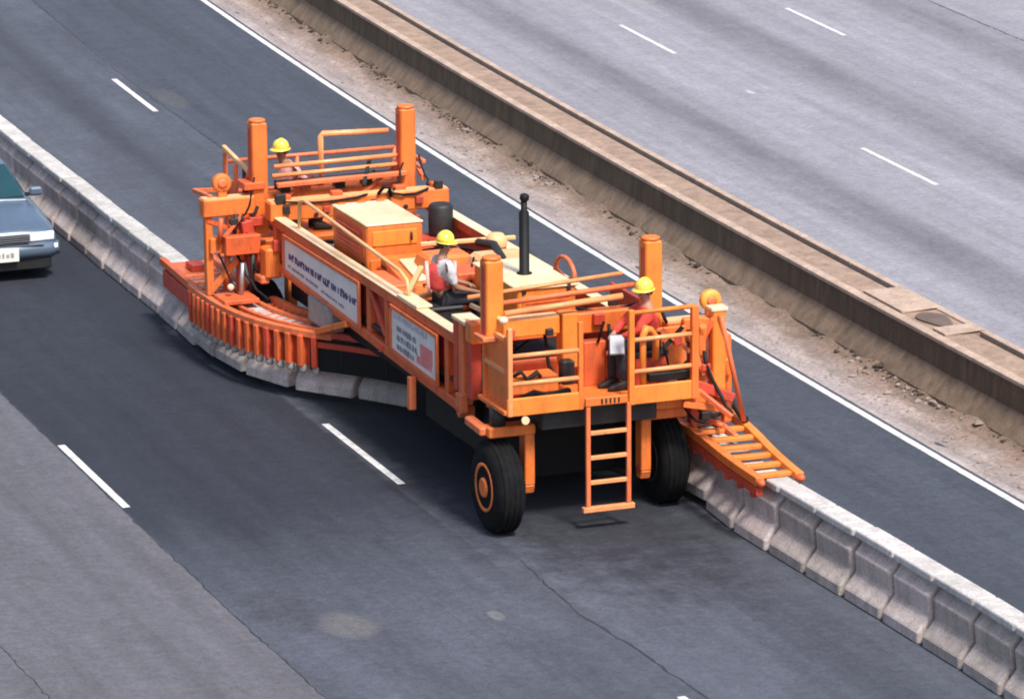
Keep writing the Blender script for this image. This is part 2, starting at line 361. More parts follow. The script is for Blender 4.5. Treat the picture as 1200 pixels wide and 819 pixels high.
# ------------------------------------------------------------------ median: two walls with fill between
def extrude_arc(prof, v0, v1, step=1.0):
    b = MB(); n = max(1, int(round((v1-v0)/step))); rings = []
    for i in range(n+1):
        v = v0+(v1-v0)*i/n; rings.append([uv(u, v, z) for u, z in prof])
    b.loft(rings, smooth=False); return b
med = thing('median_wall', 'long brown concrete median wall beyond the gravel shoulder', 'wall', (4.4, 0, 0))
front_prof = [(4.402, 0.40), (4.425, 0.74), (4.62, 0.74), (4.62, 0.40)]
foot_prof = [(4.18, 0.0), (4.18, 0.12), (4.40, 0.40), (4.62, 0.398), (4.62, 0.0)]
V0, V1 = -60, 90
first = None
seg = 6.0
k = V0
while k < V1:
    o = extrude_arc(front_prof, k+0.006, k+seg-0.006, 1.0).build('wall_section', M['wall'], med, bevel=0.0)  # upper face darker than the foot below
    extrude_arc(foot_prof, k+0.006, k+seg-0.006, 1.0).build('wall_foot', M['wallfoot'], med)
    o2 = extrude_arc([(4.40, 0.742), (4.40, 0.80), (4.54, 0.806), (4.54, 0.742)], k+0.004, k+seg-0.004, 1.0).build('coping', M['lip'], med, bevel=0.008)
    o3 = extrude_arc([(5.12, 0.0), (5.12, 0.80), (5.23, 0.80), (5.27, 0.45), (5.50, 0.12), (5.50, 0.0)], k+0.006, k+seg-0.006, 1.0).build('back_wall', M['lip'], med, bevel=0.008)
    k += seg
extrude_arc([(4.545, 0.3), (4.545, 0.775), (4.8, 0.785), (5.02, 0.772), (5.02, 0.3)], -1.6, V1, 1.0).build('fill_strip', M['fill'], med)
extrude_arc([(5.021, 0.3), (5.021, 0.52), (5.118, 0.52), (5.118, 0.3)], V0, V1, 1.0).build('gap_floor', M['gapdirt'], med)
extrude_arc([(4.545, 0.3), (4.545, 0.765), (5.118, 0.775), (5.118, 0.3)], -4.35, -1.62, 0.5).build('fill_slab', M['fill'], med)
extrude_arc([(4.545, 0.3), (4.545, 0.775), (4.8, 0.785), (5.02, 0.772), (5.02, 0.3)], V0, -4.37, 1.0).build('fill_strip', M['fill'], med)
extrude_arc([(4.60, 0.77), (4.60, 0.805), (5.19, 0.812), (5.19, 0.805)], -2.95, -1.65, 0.5).build('cover_slab', M['lip'], med, bevel=0.01)
extrude_arc([(4.60, 0.77), (4.60, 0.803), (5.19, 0.815), (5.19, 0.805)], -4.35, -3.95, 0.5).build('cover_slab', M['lip'], med, bevel=0.01)
b = MB(); ring = [uv(4.86+0.20*math.cos(a)*(1+0.15*math.sin(3*a)), -3.47+0.42*math.sin(a), 0.782) for a in [2*math.pi*k/20 for k in range(20)]]
b.loft([ring, [p+Vector((0, 0, 0.008)) for p in ring]], smooth=False); b.build('oil_stain', M['stain'], med)

# loose stones and dark debris on the shoulder
def stones(n, fu, size, mat, name, vr=(-14, 34), clump=False):
    b = MB(); cl = [random.uniform(*vr) for _ in range(14)]+[-3.2, -4.2, -5.3, -5.9, 10, 10.4]
    base = [(1, 0, 0), (-1, 0, 0), (0, 1, 0), (0, -1, 0), (0, 0, 1), (0, 0, -1)]
    fs = [(0, 2, 4), (2, 1, 4), (1, 3, 4), (3, 0, 4), (2, 0, 5), (1, 2, 5), (3, 1, 5), (0, 3, 5)]
    for _ in range(n):
        u = fu(); v = random.gauss(random.choice(cl), 0.8) if clump else random.uniform(*vr); s = size*math.exp(random.gauss(0, 0.5)); c = uv(u, v, soil_z(u, v)+s*0.2); a = random.uniform(0, 6.3)
        vs = []
        for x, y, z in base:
            q = Vector((x*random.uniform(.6, 1.3), y*random.uniform(.6, 1.3), z*random.uniform(.4, .8)))*s
            q.rotate(Matrix.Rotation(a, 3, 'Z')); vs.append(c+q+Vector((random.gauss(0, .15)*s, random.gauss(0, .15)*s, 0)))
        b.add(vs, fs)
    o = b.build(name, mat); o['kind'] = 'stuff'; return o
stones(2200, lambda: random.triangular(3.28, 4.2, 3.5), 0.010, M['stone'], 'gravel')
stones(500, lambda: min(4.17, random.gauss(4.10, 0.05)), 0.022, M['debris'], 'debris', clump=True)
stones(160, lambda: random.uniform(3.5, 4.15), 0.026, M['stone'], 'rubble', clump=True)
b = MB()
for (u, v, s) in ((3.95, -3.1, .05), (4.08, -4.3, .06), (4.12, -5.3, .07), (3.75, 4.7, .05), (4.02, 10.3, .06), (4.05, 9.7, .07), (3.9, 10.9, .05), (3.7, 13, .05)):
    for _ in range(9): b.ell(uv(u+random.gauss(0, s*.8), v+random.gauss(0, s*2.4), soil_z(u, v)+s*.15), s*random.uniform(.3, .7), s*random.uniform(.3, .9), s*random.uniform(.25, .45), 6, 4)
b.build('rubble', M['stone'])['kind'] = 'stuff'

# ------------------------------------------------------------------ movable barrier
def catmull(pts, n=24):
    P = [Vector((x, y, 0)) for x, y in pts]; P = [P[0]*2-P[1]]+P+[P[-1]*2-P[-2]]; out = []
    for i in range(1, len(P)-2):
        for j in range(n):
            t = j/n; a, b_, c, d = P[i-1], P[i], P[i+1], P[i+2]
            out.append(0.5*((2*b_)+(c-a)*t+(2*a-5*b_+4*c-d)*t*t+(3*b_-a-3*c+d)*t**3))
    out.append(P[-2]); return out
PATH = catmull([(-3.10, 44), (-3.50, 32), (-3.70, 22), (-3.74, 16), (-3.76, 10), (-3.76, 6), (-3.75, 3.4), (-3.81, 1.2), (-3.68, -0.3), (-3.27, -1.33), (-2.65, -2.1), (-2.05, -3.0), (-1.4, -4.2),
                (-0.8, -5.5), (-0.36, -6.8), (-0.19, -8.0), (-0.22, -9.3), (-0.20, -10.3), (-0.09, -12.5), (-0.02, -14), (0.04, -15.5), (0.10, -19), (0.12, -24), (0.06, -32)])
SL = [0.0]
for a, b_ in zip(PATH, PATH[1:]): SL.append(SL[-1]+(b_-a).length)
def at(s):
    s = max(0, min(SL[-1]-1e-4, s)); i = max(0, min(len(SL)-2, int(np.searchsorted(SL, s))-1))
    t = (s-SL[i])/(SL[i+1]-SL[i]); return PATH[i].lerp(PATH[i+1], t)
def tang(s): return (at(s+0.15)-at(s-0.15)).normalized()
def s_of_y(y):                                                     # path length where the chain passes a given y
    return next(SL[i] for i in range(len(PATH)) if PATH[i].y <= y)
def lift(y):
    a = max(0.0, min(1.0, (2.6-y)/2.0)); b_ = max(0.0, min(1.0, (y+9.0)/1.6)); k = min(a, b_); return 0.11*k*k*(3-2*k)

body_prof = [(0.30, 0.0), (0.30, 0.125), (0.285, 0.15), (0.150, 0.315), (0.172, 0.525), (0.168, 0.545), (0.075, 0.645), (0.055, 0.71)]
def block_body():
    b = MB(); rings = []
    for y, ins in ((-0.462, 0.03), (-0.435, 0.0), (0.435, 0.0), (0.462, 0.03)):
        r = [Vector((x-ins*(1 if z < 0.6 else 0.3), y, z)) for x, z in body_prof]; l = [Vector((-p.x, p.y, p.z)) for p in reversed(r)]
        rings.append(r+l)
    b.loft(rings, smooth=False)
    return b
def block_cap():
    b = MB(); pr = [(0.130, 0.708), (0.150, 0.718), (0.150, 0.79), (0.136, 0.805)]; rings = []
    for y, ins in ((-0.488, 0.025), (-0.46, 0.0), (0.46, 0.0), (0.488, 0.025)):
        r = [Vector((x-ins, y, z)) for x, z in pr]; rings.append(r+[Vector((-p.x, p.y, p.z)) for p in reversed(r)])
    return b.loft(rings, smooth=False)
ORD = ['first', 'second', 'third', 'fourth', 'fifth', 'sixth', 'seventh', 'eighth', 'ninth', 'tenth', 'eleventh', 'twelfth', 'thirteenth', 'fourteenth', 'fifteenth']
proto = None
s0 = s_of_y(-10.33)
blocks = []
for k in range(-62, 21):
    sm = s0+k*1.0+0.5
    if sm < s_of_y(36) or sm > s_of_y(-28): continue
    blocks.append((k, sm))
def block_label(k, y):
    if k >= 9: return 'grey concrete barrier block at the near end of the chain, nearest the camera'
    if k >= 0: return f'{ORD[min(k,14)]} grey concrete barrier block beyond the tip of the orange front ramp'
    if y < -7.4: return {-1: 'shaded concrete barrier block directly under the tip of the orange front ramp', -2: 'shaded concrete barrier block second back under the orange front ramp', -3: 'dim concrete barrier block third back under the orange front ramp'}.get(k, 'dim concrete barrier block deep under the orange front ramp')
    return None
left = [(k, sm) for k, sm in blocks if at(sm).y > 3.0][::-1]; lidx = {k: i for i, (k, _) in enumerate(left)}
mid = [(k, sm) for k, sm in blocks if -2.75 < at(sm).y <= 3.0]; midx = {k: i for i, (k, _) in enumerate(mid)}
for k, sm in blocks:
    c = at(sm); t = tang(sm); y = c.y; rz = math.atan2(-t.x, t.y)+math.pi
    if proto is None:
        proto = thing('barrier_block', '', 'barrier', (0, 0, 0))
        block_body().build('body', M['block'], proto, bevel=0.012); block_cap().build('top_slab', M['cap'], proto, bevel=0.008)
        h = MB(); h.tube([(0, -0.5, 0.18), (0, -0.5, 0.62)], 0.022, 8)
        for z in (0.24, 0.40, 0.56): h.box((0, -0.465, z), (0.10, 0.05, 0.035))
        h.build('hinge_pin', M['dark'], proto); o = proto
    else:
        o = proto.copy(); COL.objects.link(o)
        for ch in proto.children:
            cc = ch.copy(); COL.objects.link(cc); cc.parent = o
    o.location = Vector((c.x+random.gauss(0, .006), c.y, lift(y))); o.rotation_euler = (0, random.gauss(0, .004), rz+random.gauss(0, .008))
    if y > 17.2: lab = 'white topped barrier block far up the road, behind the blue grey car'; grp = 'barrier blocks far up the road'
    elif k in lidx: lab = f'{ORD[min(lidx[k],14)]} white topped barrier block back from the rear mouth of the orange conveyor'; grp = 'barrier blocks beside the blue car'
    elif k in midx: lab = f'{ORD[min(midx[k],14)]} barrier block under the curved ribbed conveyor, counted from its rear mouth'; grp = 'barrier blocks bending into the machine'
    elif y > -7.4: lab = 'dark concrete barrier block hidden under the belly of the orange machine'; grp = 'barrier blocks under the machine'
    else: lab = block_label(k, y); grp = 'barrier blocks by the front ramp' if k < 9 else 'barrier blocks at the near end of the chain'
    tag(o, lab, 'barrier', grp)

# ------------------------------------------------------------------ the barrier transfer machine (own axes: x across, y to its rear, z up)
mc = thing('barrier_transfer_machine', 'big orange barrier moving machine with two white sign panels and corner columns', 'road machine', (0, 0, 0), 'machine')
def P_(b, name, mat, bevel=0.012, parent=None): return b.build(name, M[mat] if isinstance(mat, str) else mat, parent or mc, bevel)

# side trusses
for sx in (-1, 1):
    X = 1.20 if sx > 0 else -1.07
    zb = lambda y: 1.20+(y+2.7)*0.034
    P_(MB().beam((X, 4.30, 2.03), (X, -3.40, 2.02), 0.15, 0.13), 'top_chord', 'verm')
    P_(MB().box((X, 0.45, 2.098), (0.165, 7.70, 0.014)), 'chord_glare_strip', 'cream', 0.004)  # thin cream sheet painting the glare along the chord top
    lc = P_(MB().beam((X, 4.30, zb(4.3)), (X, -3.30, zb(-3.3)), 0.14, 0.13), 'bottom_chord', 'red' if sx > 0 else 'verm')
    for y in (4.15, 0.30, -0.40, -2.62):
        P_(MB().beam((X, y, zb(y)+0.06), (X, y, 1.965), 0.12, 0.12), 'upright', 'verm')
    P_(MB().box((X-sx*0.0+0.03*(-sx), 0.4, 1.70), (0.02, 7.3, 0.50)), 'web_plate', 'red', 0)
    P_(MB().beam((X-0.04*sx*-1, 0.22, 1.92), (X-0.04*sx*-1, -0.34, 1.46), 0.05, 0.07), 'brace', 'red')
    if sx < 0: P_(MB().tube([(X-sx*0.02, 3.3, 2.10), (X-sx*0.02, 3.25, 2.48), (X-sx*0.02, 3.05, 2.54), (X-sx*0.02, -0.75, 2.40), (X-sx*0.02, -1.0, 2.33), (X-sx*0.02, -1.08, 2.12)], 0.024), 'handrail', 'pale', 0)
P_(MB().box((-1.04, -1.25, 2.125), (0.22, 0.75, 0.04)), 'step_plate', 'cream')
# signs on the left truss
def sign(y0, y1, zt0, zt1, zb0, zb1):
    b = MB(); x = -1.160
    b.loft([[Vector((x, y0, zb0)), Vector((x, y1, zb1)), Vector((x, y1, zt1)), Vector((x, y0, zt0))], [Vector((x+0.02, y0, zb0)), Vector((x+0.02, y1, zb1)), Vector((x+0.02, y1, zt1)), Vector((x+0.02, y0, zt0))]], smooth=False)
    s_ = P_(b, 'sign_panel', 'white', 0)
    f = MB()
    e = 0.03
    for a, c in (((y0+e, zt0+.012), (y1-e, zt1+.012)), ((y0+e, zb0-.012), (y1-e, zb1-.012)), ((y0+.012, zt0+e), (y0+.012, zb0-e)), ((y1-.012, zt1+e), (y1-.012, zb1-e))):
        f.beam((x-0.005, *a), (x-0.005, *c), 0.05, 0.036, (1, 0, 0))
    f.build('frame', M['coral'], s_)
    return s_
def ink(parent, mat, runs, y0, y1, zt, zb):
    """rows of illegible strokes: (left, right, row centre, row height) as fractions of the panel"""
    b = MB()
    for l, r, cz, h in runs:
        t = l
        while t < r:
            wd = random.uniform(0.010, 0.022)*(h/0.16)**0.5; hh = h*random.uniform(0.7, 1.0)
            yy = y0+(y1-y0)*(t+wd/2)
            z0 = zb(yy); z1 = zt(yy); zc = z1+(z0-z1)*cz
            b.box((-1.162, yy, zc), (0.003, abs(y1-y0)*wd, hh*(z1-z0)))
            if random.random() < 0.6: b.box((-1.1625, yy+(y1-y0)*wd*0.6, zc+random.choice((-1, 0, 1))*hh*(z1-z0)*0.38), (0.003, abs(y1-y0)*wd*1.2, 0.035*(h/0.16)))
            t += wd*random.choice((1.5, 1.6, 1.7, 2.4))
    o = b.build('lettering', M[mat], parent); o['kind'] = 'stuff'; return o
s1 = sign(3.62, 0.56, 1.93, 1.95, 1.48, 1.385)
zt = lambda y: 1.93+(3.62-y)*0.0065; zbb = lambda y: 1.48-(3.62-y)*0.031
ink(s1, 'navy', [(0.06, 0.95, 0.50, 0.20)], 3.62, 0.56, zt, zbb)
ink(s1, 'greyink', [(0.05, 0.45, 0.80, 0.09), (0.5, 0.8, 0.82, 0.07)], 3.62, 0.56, zt, zbb)
s2 = sign(-0.70, -2.38, 1.93, 1.92, 1.385, 1.33)
zt2 = lambda y: 1.92; zb2 = lambda y: 1.38+(y+0.62)*0.033
ink(s2, 'lilac', [(0.05, 0.80, 0.14, 0.14)], -0.70, -2.38, zt2, zb2)
ink(s2, 'greyink', [(0.12, 0.55, 0.40, 0.15), (0.12, 0.55, 0.62, 0.15), (0.12, 0.5, 0.84, 0.14)], -0.70, -2.38, zt2, zb2)
e = MB(); e.box((-1.162, -2.0, 1.60), (0.004, 0.45, 0.20)); e.box((-1.163, -1.92, 1.47), (0.004, 0.55, 0.10)); e.build('emblem', M['pink'], s2)

# belly: deck, engine bay, tanks, added black shade panels
P_(MB().box((0, 0.3, 1.46), (2.2, 7.6, 0.06)), 'deck', 'dark')
P_(MB().box((0.15, -0.2, 1.25), (1.2, 3.0, 0.4)), 'engine_block', 'dark')
P_(MB().box((0.5, 2.9, 1.68), (0.9, 1.0, 0.36)), 'hydraulic_tank', 'red')
P_(MB().lathe((0.95, 3.2, 1.86), [(0.16, 0), (0.17, 0.03), (0.17, 0.40), (0.14, 0.44)]), 'filter_canister', 'dark', 0)
P_(MB().lathe((0.62, 3.55, 1.5), [(0.10, 0), (0.10, 0.55), (0.07, 0.6)]), 'filter_canister', 'dark', 0)
P_(MB().lathe((0.30, 3.5, 1.86), [(0.08, 0), (0.08, 0.25), (0.05, 0.28)]), 'filter_canister', 'steel', 0)
P_(MB().box((0.0, 0.4, 1.20), (1.9, 7.2, 0.42)), 'belly_shade_box', 'black')  # added black box to deepen the shade under the machine
P_(MB().box((0.05, -4.3, 1.40), (1.5, 1.0, 0.26)), 'axle_beam', 'dark')
P_(MB().box((0.0, -3.55, 0.82), (1.5, 0.04, 1.0)), 'belly_shade_panel', 'black')  # added black sheet, keeps the space behind the ladder in deep shade
P_(MB().box((-0.85, -2.3, 0.95), (0.04, 2.3, 0.75)), 'belly_shade_panel', 'black')  # added black side sheet, darkens the underside
# rear hood box with a pale lid
hb = P_(MB().box((-0.47, 1.76, 2.10), (0.78, 1.36, 0.94)), 'generator_hood', 'orange', 0.02)
MB().box((-0.47, 1.76, 2.585), (0.80, 1.38, 0.03)).build('lid', M['cream'], hb, 0.01)
MB().box((-0.47, 1.073, 2.40), (0.62, 0.02, 0.20)).build('door', M['amber'], hb, 0.006)
MB().box((-0.870, 1.76, 2.32), (0.02, 1.0, 0.34)).build('louvre_panel', M['red'], hb, 0.006)
for q in range(5): MB().box((-0.884, 1.76, 2.20+q*0.06), (0.014, 0.9, 0.018)).build('louvre', M['verm'], hb, 0)
MB().tube([(-0.25, 1.05, 2.36), (-0.25, 1.03, 2.36), (-0.25, 1.03, 2.46), (-0.25, 1.05, 2.46)], 0.012, 6).build('handle', M['dark'], hb)
for q in (-0.75, -0.47, -0.2): MB().box((q, 2.40, 2.605), (0.10, 0.06, 0.02)).build('hinge', M['orange'], hb, 0)
MB().box((-0.47, 1.072, 1.95), (0.70, 0.02, 0.34)).build('access_panel', M['orange'], hb, 0.006)
# front engine hood
hf = P_(MB().box((0.26, -1.75, 2.15), (0.78, 1.55, 0.60)), 'engine_hood', 'amber', 0.02)
MB().box((0.26, -1.75, 2.462), (0.82, 1.60, 0.03)).build('lid', M['cream'], hf, 0.01)
MB().box((0.26, -2.535, 2.22), (0.66, 0.02, 0.30)).build('grille', M['orange'], hf, 0.006)
for q in range(5): MB().box((0.26, -2.548, 2.11+q*0.055), (0.58, 0.012, 0.02)).build('louvre', M['verm'], hf, 0)
for q in (-0.05, 0.55): MB().box((q, -2.50, 2.44), (0.05, 0.10, 0.08)).build('latch', M['dark'], hf, 0)
ex = P_(MB().lathe((0.24, -1.80, 2.47), [(0.10, 0), (0.10, 0.02), (0.065, 0.03), (0.065, 0.80), (0.04, 0.83), (0.04, 0.96)], n=14), 'exhaust_stack', 'black', 0)
MB().lathe((0.24, -1.80, 3.42), [(0.045, 0), (0.06, 0.015), (0.06, 0.07), (0.03, 0.09)], (0.15, -0.1, 1), 12).build('rain_cap', M['black'], ex)
# pale engine covers and air cleaner beside the right chord
P_(MB().box((0.50, -0.35, 2.26), (0.80, 0.80, 0.26), taper=0.85), 'engine_cover', 'pale', 0.05)
P_(MB().box((-0.05, -0.55, 2.05), (0.5, 0.5, 0.5)), 'engine_side', 'verm', 0.02)
P_(MB().box((-0.05, 0.35, 2.20), (0.75, 0.55, 0.24), taper=0.8), 'engine_cover', 'orange', 0.04)
ac = P_(MB().lathe((0.78, 0.62, 2.25), [(0.13, 0), (0.14, 0.03), (0.14, 0.13), (0.09, 0.19), (0.03, 0.20)], n=16), 'air_cleaner', 'pale', 0)
MB().lathe((0.74, 0.52, 2.24), [(0.06, 0), (0.06, 0.14)], (-0.3, -1, 0.2), 10).build('intake', M['dark'], ac)
P_(MB().tube([(0.5, 0.55, 2.36), (0.55, 0.1, 2.42), (0.45, -0.5, 2.36), (0.3, -0.9, 2.28)], 0.055), 'intake_pipe', 'dark', 0)
P_(MB().beam((-0.2, 0.85, 2.33), (1.1, 0.75, 2.33), 0.06, 0.06), 'cross_tube', 'pale')
# slanted control console, trays and bracing behind the middle seat
P_(MB().prism([(0.95, 1.95), (0.95, 2.20), (-0.10, 2.02), (-0.10, 1.90)], 0, -0.72, -0.12), 'sloping_cover', 'orange', 0.012)
P_(MB().prism([(0.70, 2.165), (0.70, 2.20), (0.0, 2.08), (0.0, 2.045)], 0, -0.55, -0.22), 'access_plate', 'cream', 0.006)
P_(MB().box((-0.90, 0.35, 1.98), (0.36, 0.9, 0.14)), 'battery_box', 'coral')
P_(MB().box((-0.55, -0.25, 1.80), (0.8, 0.4, 0.40)), 'valve_box', 'orange')
P_(MB().beam((-1.05, -0.95, 2.10), (-0.62, -0.35, 2.32), 0.07, 0.07), 'brace', 'pale')
P_(MB().beam((-1.05, -1.0, 2.10), (-0.45, -0.80, 2.08), 0.06, 0.06), 'brace', 'pale')
for (a, c) in (((-0.9, 2.9, 2.0), (-0.3, 0.6, 1.9)), ((-0.75, 3.3, 1.9), (-0.9, 0.9, 2.0)), ((0.2, 2.2, 1.9), (0.9, 0.4, 2.05))):
    A, B_ = Vector(a), Vector(c); mpt = (A+B_)/2+Vector((0.1, 0, 0.12))
    P_(MB().tube([A, A.lerp(mpt, .6)+Vector((0, 0, .05)), mpt, mpt.lerp(B_, .5)+Vector((0, 0, .03)), B_], 0.022, 6), 'hose', 'black', 0)
# curved grab hoop on the right
P_(MB().tube([(1.12, -0.66, 2.08)]+[(1.12, -0.98-0.34*math.cos(a), 2.20+0.23*math.sin(a)) for a in [math.pi*k/8 for k in range(9)][::-1]][::-1]+[(1.12, -1.32, 2.08)], 0.03), 'grab_hoop', 'coral', 0)
P_(MB().box((0.98, -0.8, 2.13), (0.12, 0.18, 0.08)), 'lamp_bracket', 'cream')

# end frames: crossbeams, columns
def column(x, y, z0, z1, slot):
    c = P_(MB().box((x, y, (z0+z1)/2), (0.22, 0.24, z1-z0)), 'lift_column', 'orange' if y > 0 else 'amber', 0.018)
    MB().lathe((x, y, z1), [(0.115, 0), (0.115, 0.035), (0.09, 0.045)], n=16).build('cap', M['orange'], c)
    MB().box((x-0.113, y-0.02, (z0+z1)/2), (0.012, 0.10, (z1-z0)*0.9)).build('slot', M['red'], c)
    MB().box((x, y, z0+0.03), (0.36, 0.34, 0.06)).build('collar', M['coral'], c, 0.01)
    return c
COLS = [(-1.17, -4.36), (1.00, -4.12), (-1.20, 4.60), (1.00, 4.72)]
for (x, y), z0 in zip(COLS, (2.36, 1.6, 1.75, 1.75)): column(x, y, z0, 3.34, 0)
# rear crossbeam and its fittings
P_(MB().box((0.10, 4.20, 2.17), (2.60, 0.26, 0.26)), 'crossbeam', 'orange', 0.015)
P_(MB().box((0.10, 4.20, 2.306), (2.56, 0.22, 0.012)), 'beam_glare_strip', 'pale', 0)  # pale sheet standing in for glare on the beam top
P_(MB().box((0.05, 5.00, 2.16), (2.3, 0.18, 0.20)), 'crossbeam', 'orange', 0.015)
for x in (-0.95, -0.2, 0.72, 1.25): P_(MB().box((x, 4.22, 2.34), (0.16, 0.12, 0.07)), 'bracket', 'verm', 0.01)
P_(MB().beam((0.25, 4.35, 2.38), (0.55, 4.95, 2.62), 0.05, 0.06), 'lever', 'dark', 0.005)
P_(MB().tube([(0.35, 4.05, 2.31), (0.42, 4.0, 2.42), (0.5, 4.0, 2.40), (0.53, 4.03, 2.26)], 0.025, 6), 'hose', 'black', 0)
for z, y, x0, x1, mt in ((2.66, 4.75, -0.92, 0.95, 'rail'), (2.53, 4.75, -0.95, 0.95, 'rail'), (2.42, 4.78, -0.9, 0.95, 'dark')):
    P_(MB().tube([(x0, y, z), (x1, y, z+0.02)], 0.032), 'guard_rail', mt, 0)
P_(MB().beam((-0.95, 4.55, 2.44), (0.95, 4.55, 2.46), 0.09, 0.07), 'guard_rail', 'coral')
P_(MB().tube([(-0.10, 5.15, 2.2), (-0.10, 5.15, 2.95), (-0.07, 5.15, 2.98), (0.85, 5.0, 2.98)], 0.038), 'hoop_rail', 'rail', 0)
# rear platform
P_(MB().box((0.0, 5.35, 1.58), (2.5, 1.1, 0.08)), 'platform', 'orange')
P_(MB().box((0.0, 5.92, 1.66), (2.5, 0.03, 0.24)), 'toe_board', 'orange')
for x in (-1.25, -0.2, 1.25): P_(MB().tube([(x, 5.9, 1.6), (x, 5.9, 2.55)], 0.03), 'rail_post', 'coral', 0)
for z in (2.1, 2.54): P_(MB().tube([(-1.25, 5.9, z), (1.25, 5.9, z)], 0.03), 'guard_rail', 'coral', 0)
P_(MB().beam((-1.32, 5.75, 2.78), (-1.28, 4.75, 2.62), 0.06, 0.07), 'guard_rail', 'pale')
for y in (5.72, 5.25): P_(MB().beam((-1.31, y, 1.6), (-1.31, y, 2.70-(5.7-y)*0.15), 0.06, 0.06), 'rail_post', 'coral')
P_(MB().box((-1.30, 5.45, 2.08), (0.02, 0.5, 0.55)), 'side_plate', 'coral', 0)
P_(MB().beam((1.28, 5.75, 2.55), (1.28, 4.75, 2.55), 0.06, 0.06), 'guard_rail', 'coral')
P_(MB().box((-0.62, 5.28, 1.82), (0.40, 0.42, 0.40)), 'seat_base', 'dark')
P_(MB().box((-0.62, 5.28, 2.04), (0.44, 0.46, 0.08)), 'seat', 'seat', 0.02)

# front: crossbeams, platform, guard rails, ladder
P_(MB().box((0.0, -3.75, 2.30), (2.5, 0.24, 0.26)), 'crossbeam', 'orange', 0.015)
P_(MB().box((-0.72, -4.42, 2.49), (0.74, 0.20, 0.22)), 'crossbeam', 'amber', 0.015)
P_(MB().box((-0.72, -4.42, 2.606), (0.72, 0.18, 0.012)), 'beam_glare_strip', 'pale', 0)  # glare on the beam top painted as a pale sheet
P_(MB().box((-0.22, -4.42, 2.28), (0.20, 0.22, 0.68)), 'upright', 'amber', 0.012)
P_(MB().tube([(-1.05, -3.95, 2.67), (1.0, -3.95, 2.76)], 0.035), 'guard_rail', 'coral', 0)
P_(MB().tube([(-1.08, -4.55, 2.70), (0.45, -4.55, 2.78)], 0.040), 'guard_rail', 'rail', 0)
P_(MB().tube([(-1.05, -3.2, 2.60), (1.0, -3.2, 2.72)], 0.028), 'guard_rail', 'rail', 0)
P_(MB().box((0.05, -4.50, 1.575), (2.6, 0.90, 0.06)), 'platform', 'orange', 0.01)
P_(MB().box((0.02, -3.85, 1.62), (2.1, 0.20, 0.55)), 'bulkhead', 'verm', 0.01)
FY = -4.95
P_(MB().box((-0.72, FY, 1.64), (0.98, 0.05, 0.22)), 'fascia', 'amber', 0.01)
P_(MB().box((0.82, FY, 1.635), (0.88, 0.05, 0.23)), 'fascia', 'amber', 0.01)
for x in (-1.17, -0.26): P_(MB().beam((x, FY, 1.53), (x, FY, 2.62), 0.06, 0.06), 'rail_post', 'rail' if x < -1 else 'orange', 0.008)
for z in (2.27, 1.925): P_(MB().tube([(-1.16, FY, z), (-0.27, FY, z)], 0.030), 'guard_rail', 'rail', 0)
P_(MB().beam((0.40, FY, 1.52), (0.40, FY, 2.70), 0.07, 0.07), 'rail_post', 'amber', 0.008)
P_(MB().beam((1.23, FY, 1.52), (1.23, FY, 2.68), 0.09, 0.08), 'rail_post', 'orange', 0.008)
for z in (2.66, 2.32, 1.925): P_(MB().tube([(0.41, FY, z), (1.23, FY, z+0.01)], 0.030), 'guard_rail', 'amber' if z > 2.5 else 'rail', 0)
P_(MB().tube([(0.58, FY+0.06, 1.6), (0.58, FY+0.06, 2.36), (0.62, FY+0.07, 2.43), (0.70, FY+0.12, 2.40), (0.80, FY+0.18, 2.28), (0.80, FY+0.2, 2.0)], 0.042), 'yellow_standpipe', 'amber', 0)
P_(MB().beam((0.82, FY+0.25, 2.00), (1.18, FY+0.25, 2.36), 0.03, 0.05), 'cross_brace', 'dark', 0)
P_(MB().beam((0.90, FY+0.22, 2.36), (1.26, FY+0.22, 2.05), 0.03, 0.05), 'cross_brace', 'coral', 0)
P_(MB().box((1.02, FY+0.42, 2.02), (0.55, 0.05, 0.62)), 'back_panel', 'orange', 0.01)
P_(MB().box((0.95, FY+0.2, 1.80), (0.55, 0.22, 0.10)), 'valve_bank', 'dark', 0.01)
P_(MB().tube([(0.7, FY+0.2, 1.85), (0.9, FY+0.1, 1.92), (1.1, FY+0.15, 1.84), (1.25, FY+0.3, 1.9)], 0.022, 6), 'hose', 'black', 0)
# left gate panel of the front platform
for y in (-4.12, -4.86): P_(MB().beam((-1.17, y, 1.54), (-1.17, y, 2.50), 0.06, 0.06), 'rail_post', 'orange', 0.008)
for z in (2.45, 2.05, 1.56): P_(MB().beam((-1.17, -4.12, z), (-1.17, -4.86, z), 0.05, 0.06), 'guard_rail', 'rail', 0.006)
P_(MB().box((-1.155, -4.50, 1.99), (0.012, 0.74, 0.84)), 'gate_plate', 'orange', 0)
P_(MB().ell((-1.12, -4.62, 2.64), 0.06, 0.06, 0.05), 'knuckle_joint', 'cream', 0)
P_(MB().tube([(-1.15, -3.6, 2.60), (-1.12, -4.62, 2.64)], 0.03), 'tie_rod', 'pale', 0)
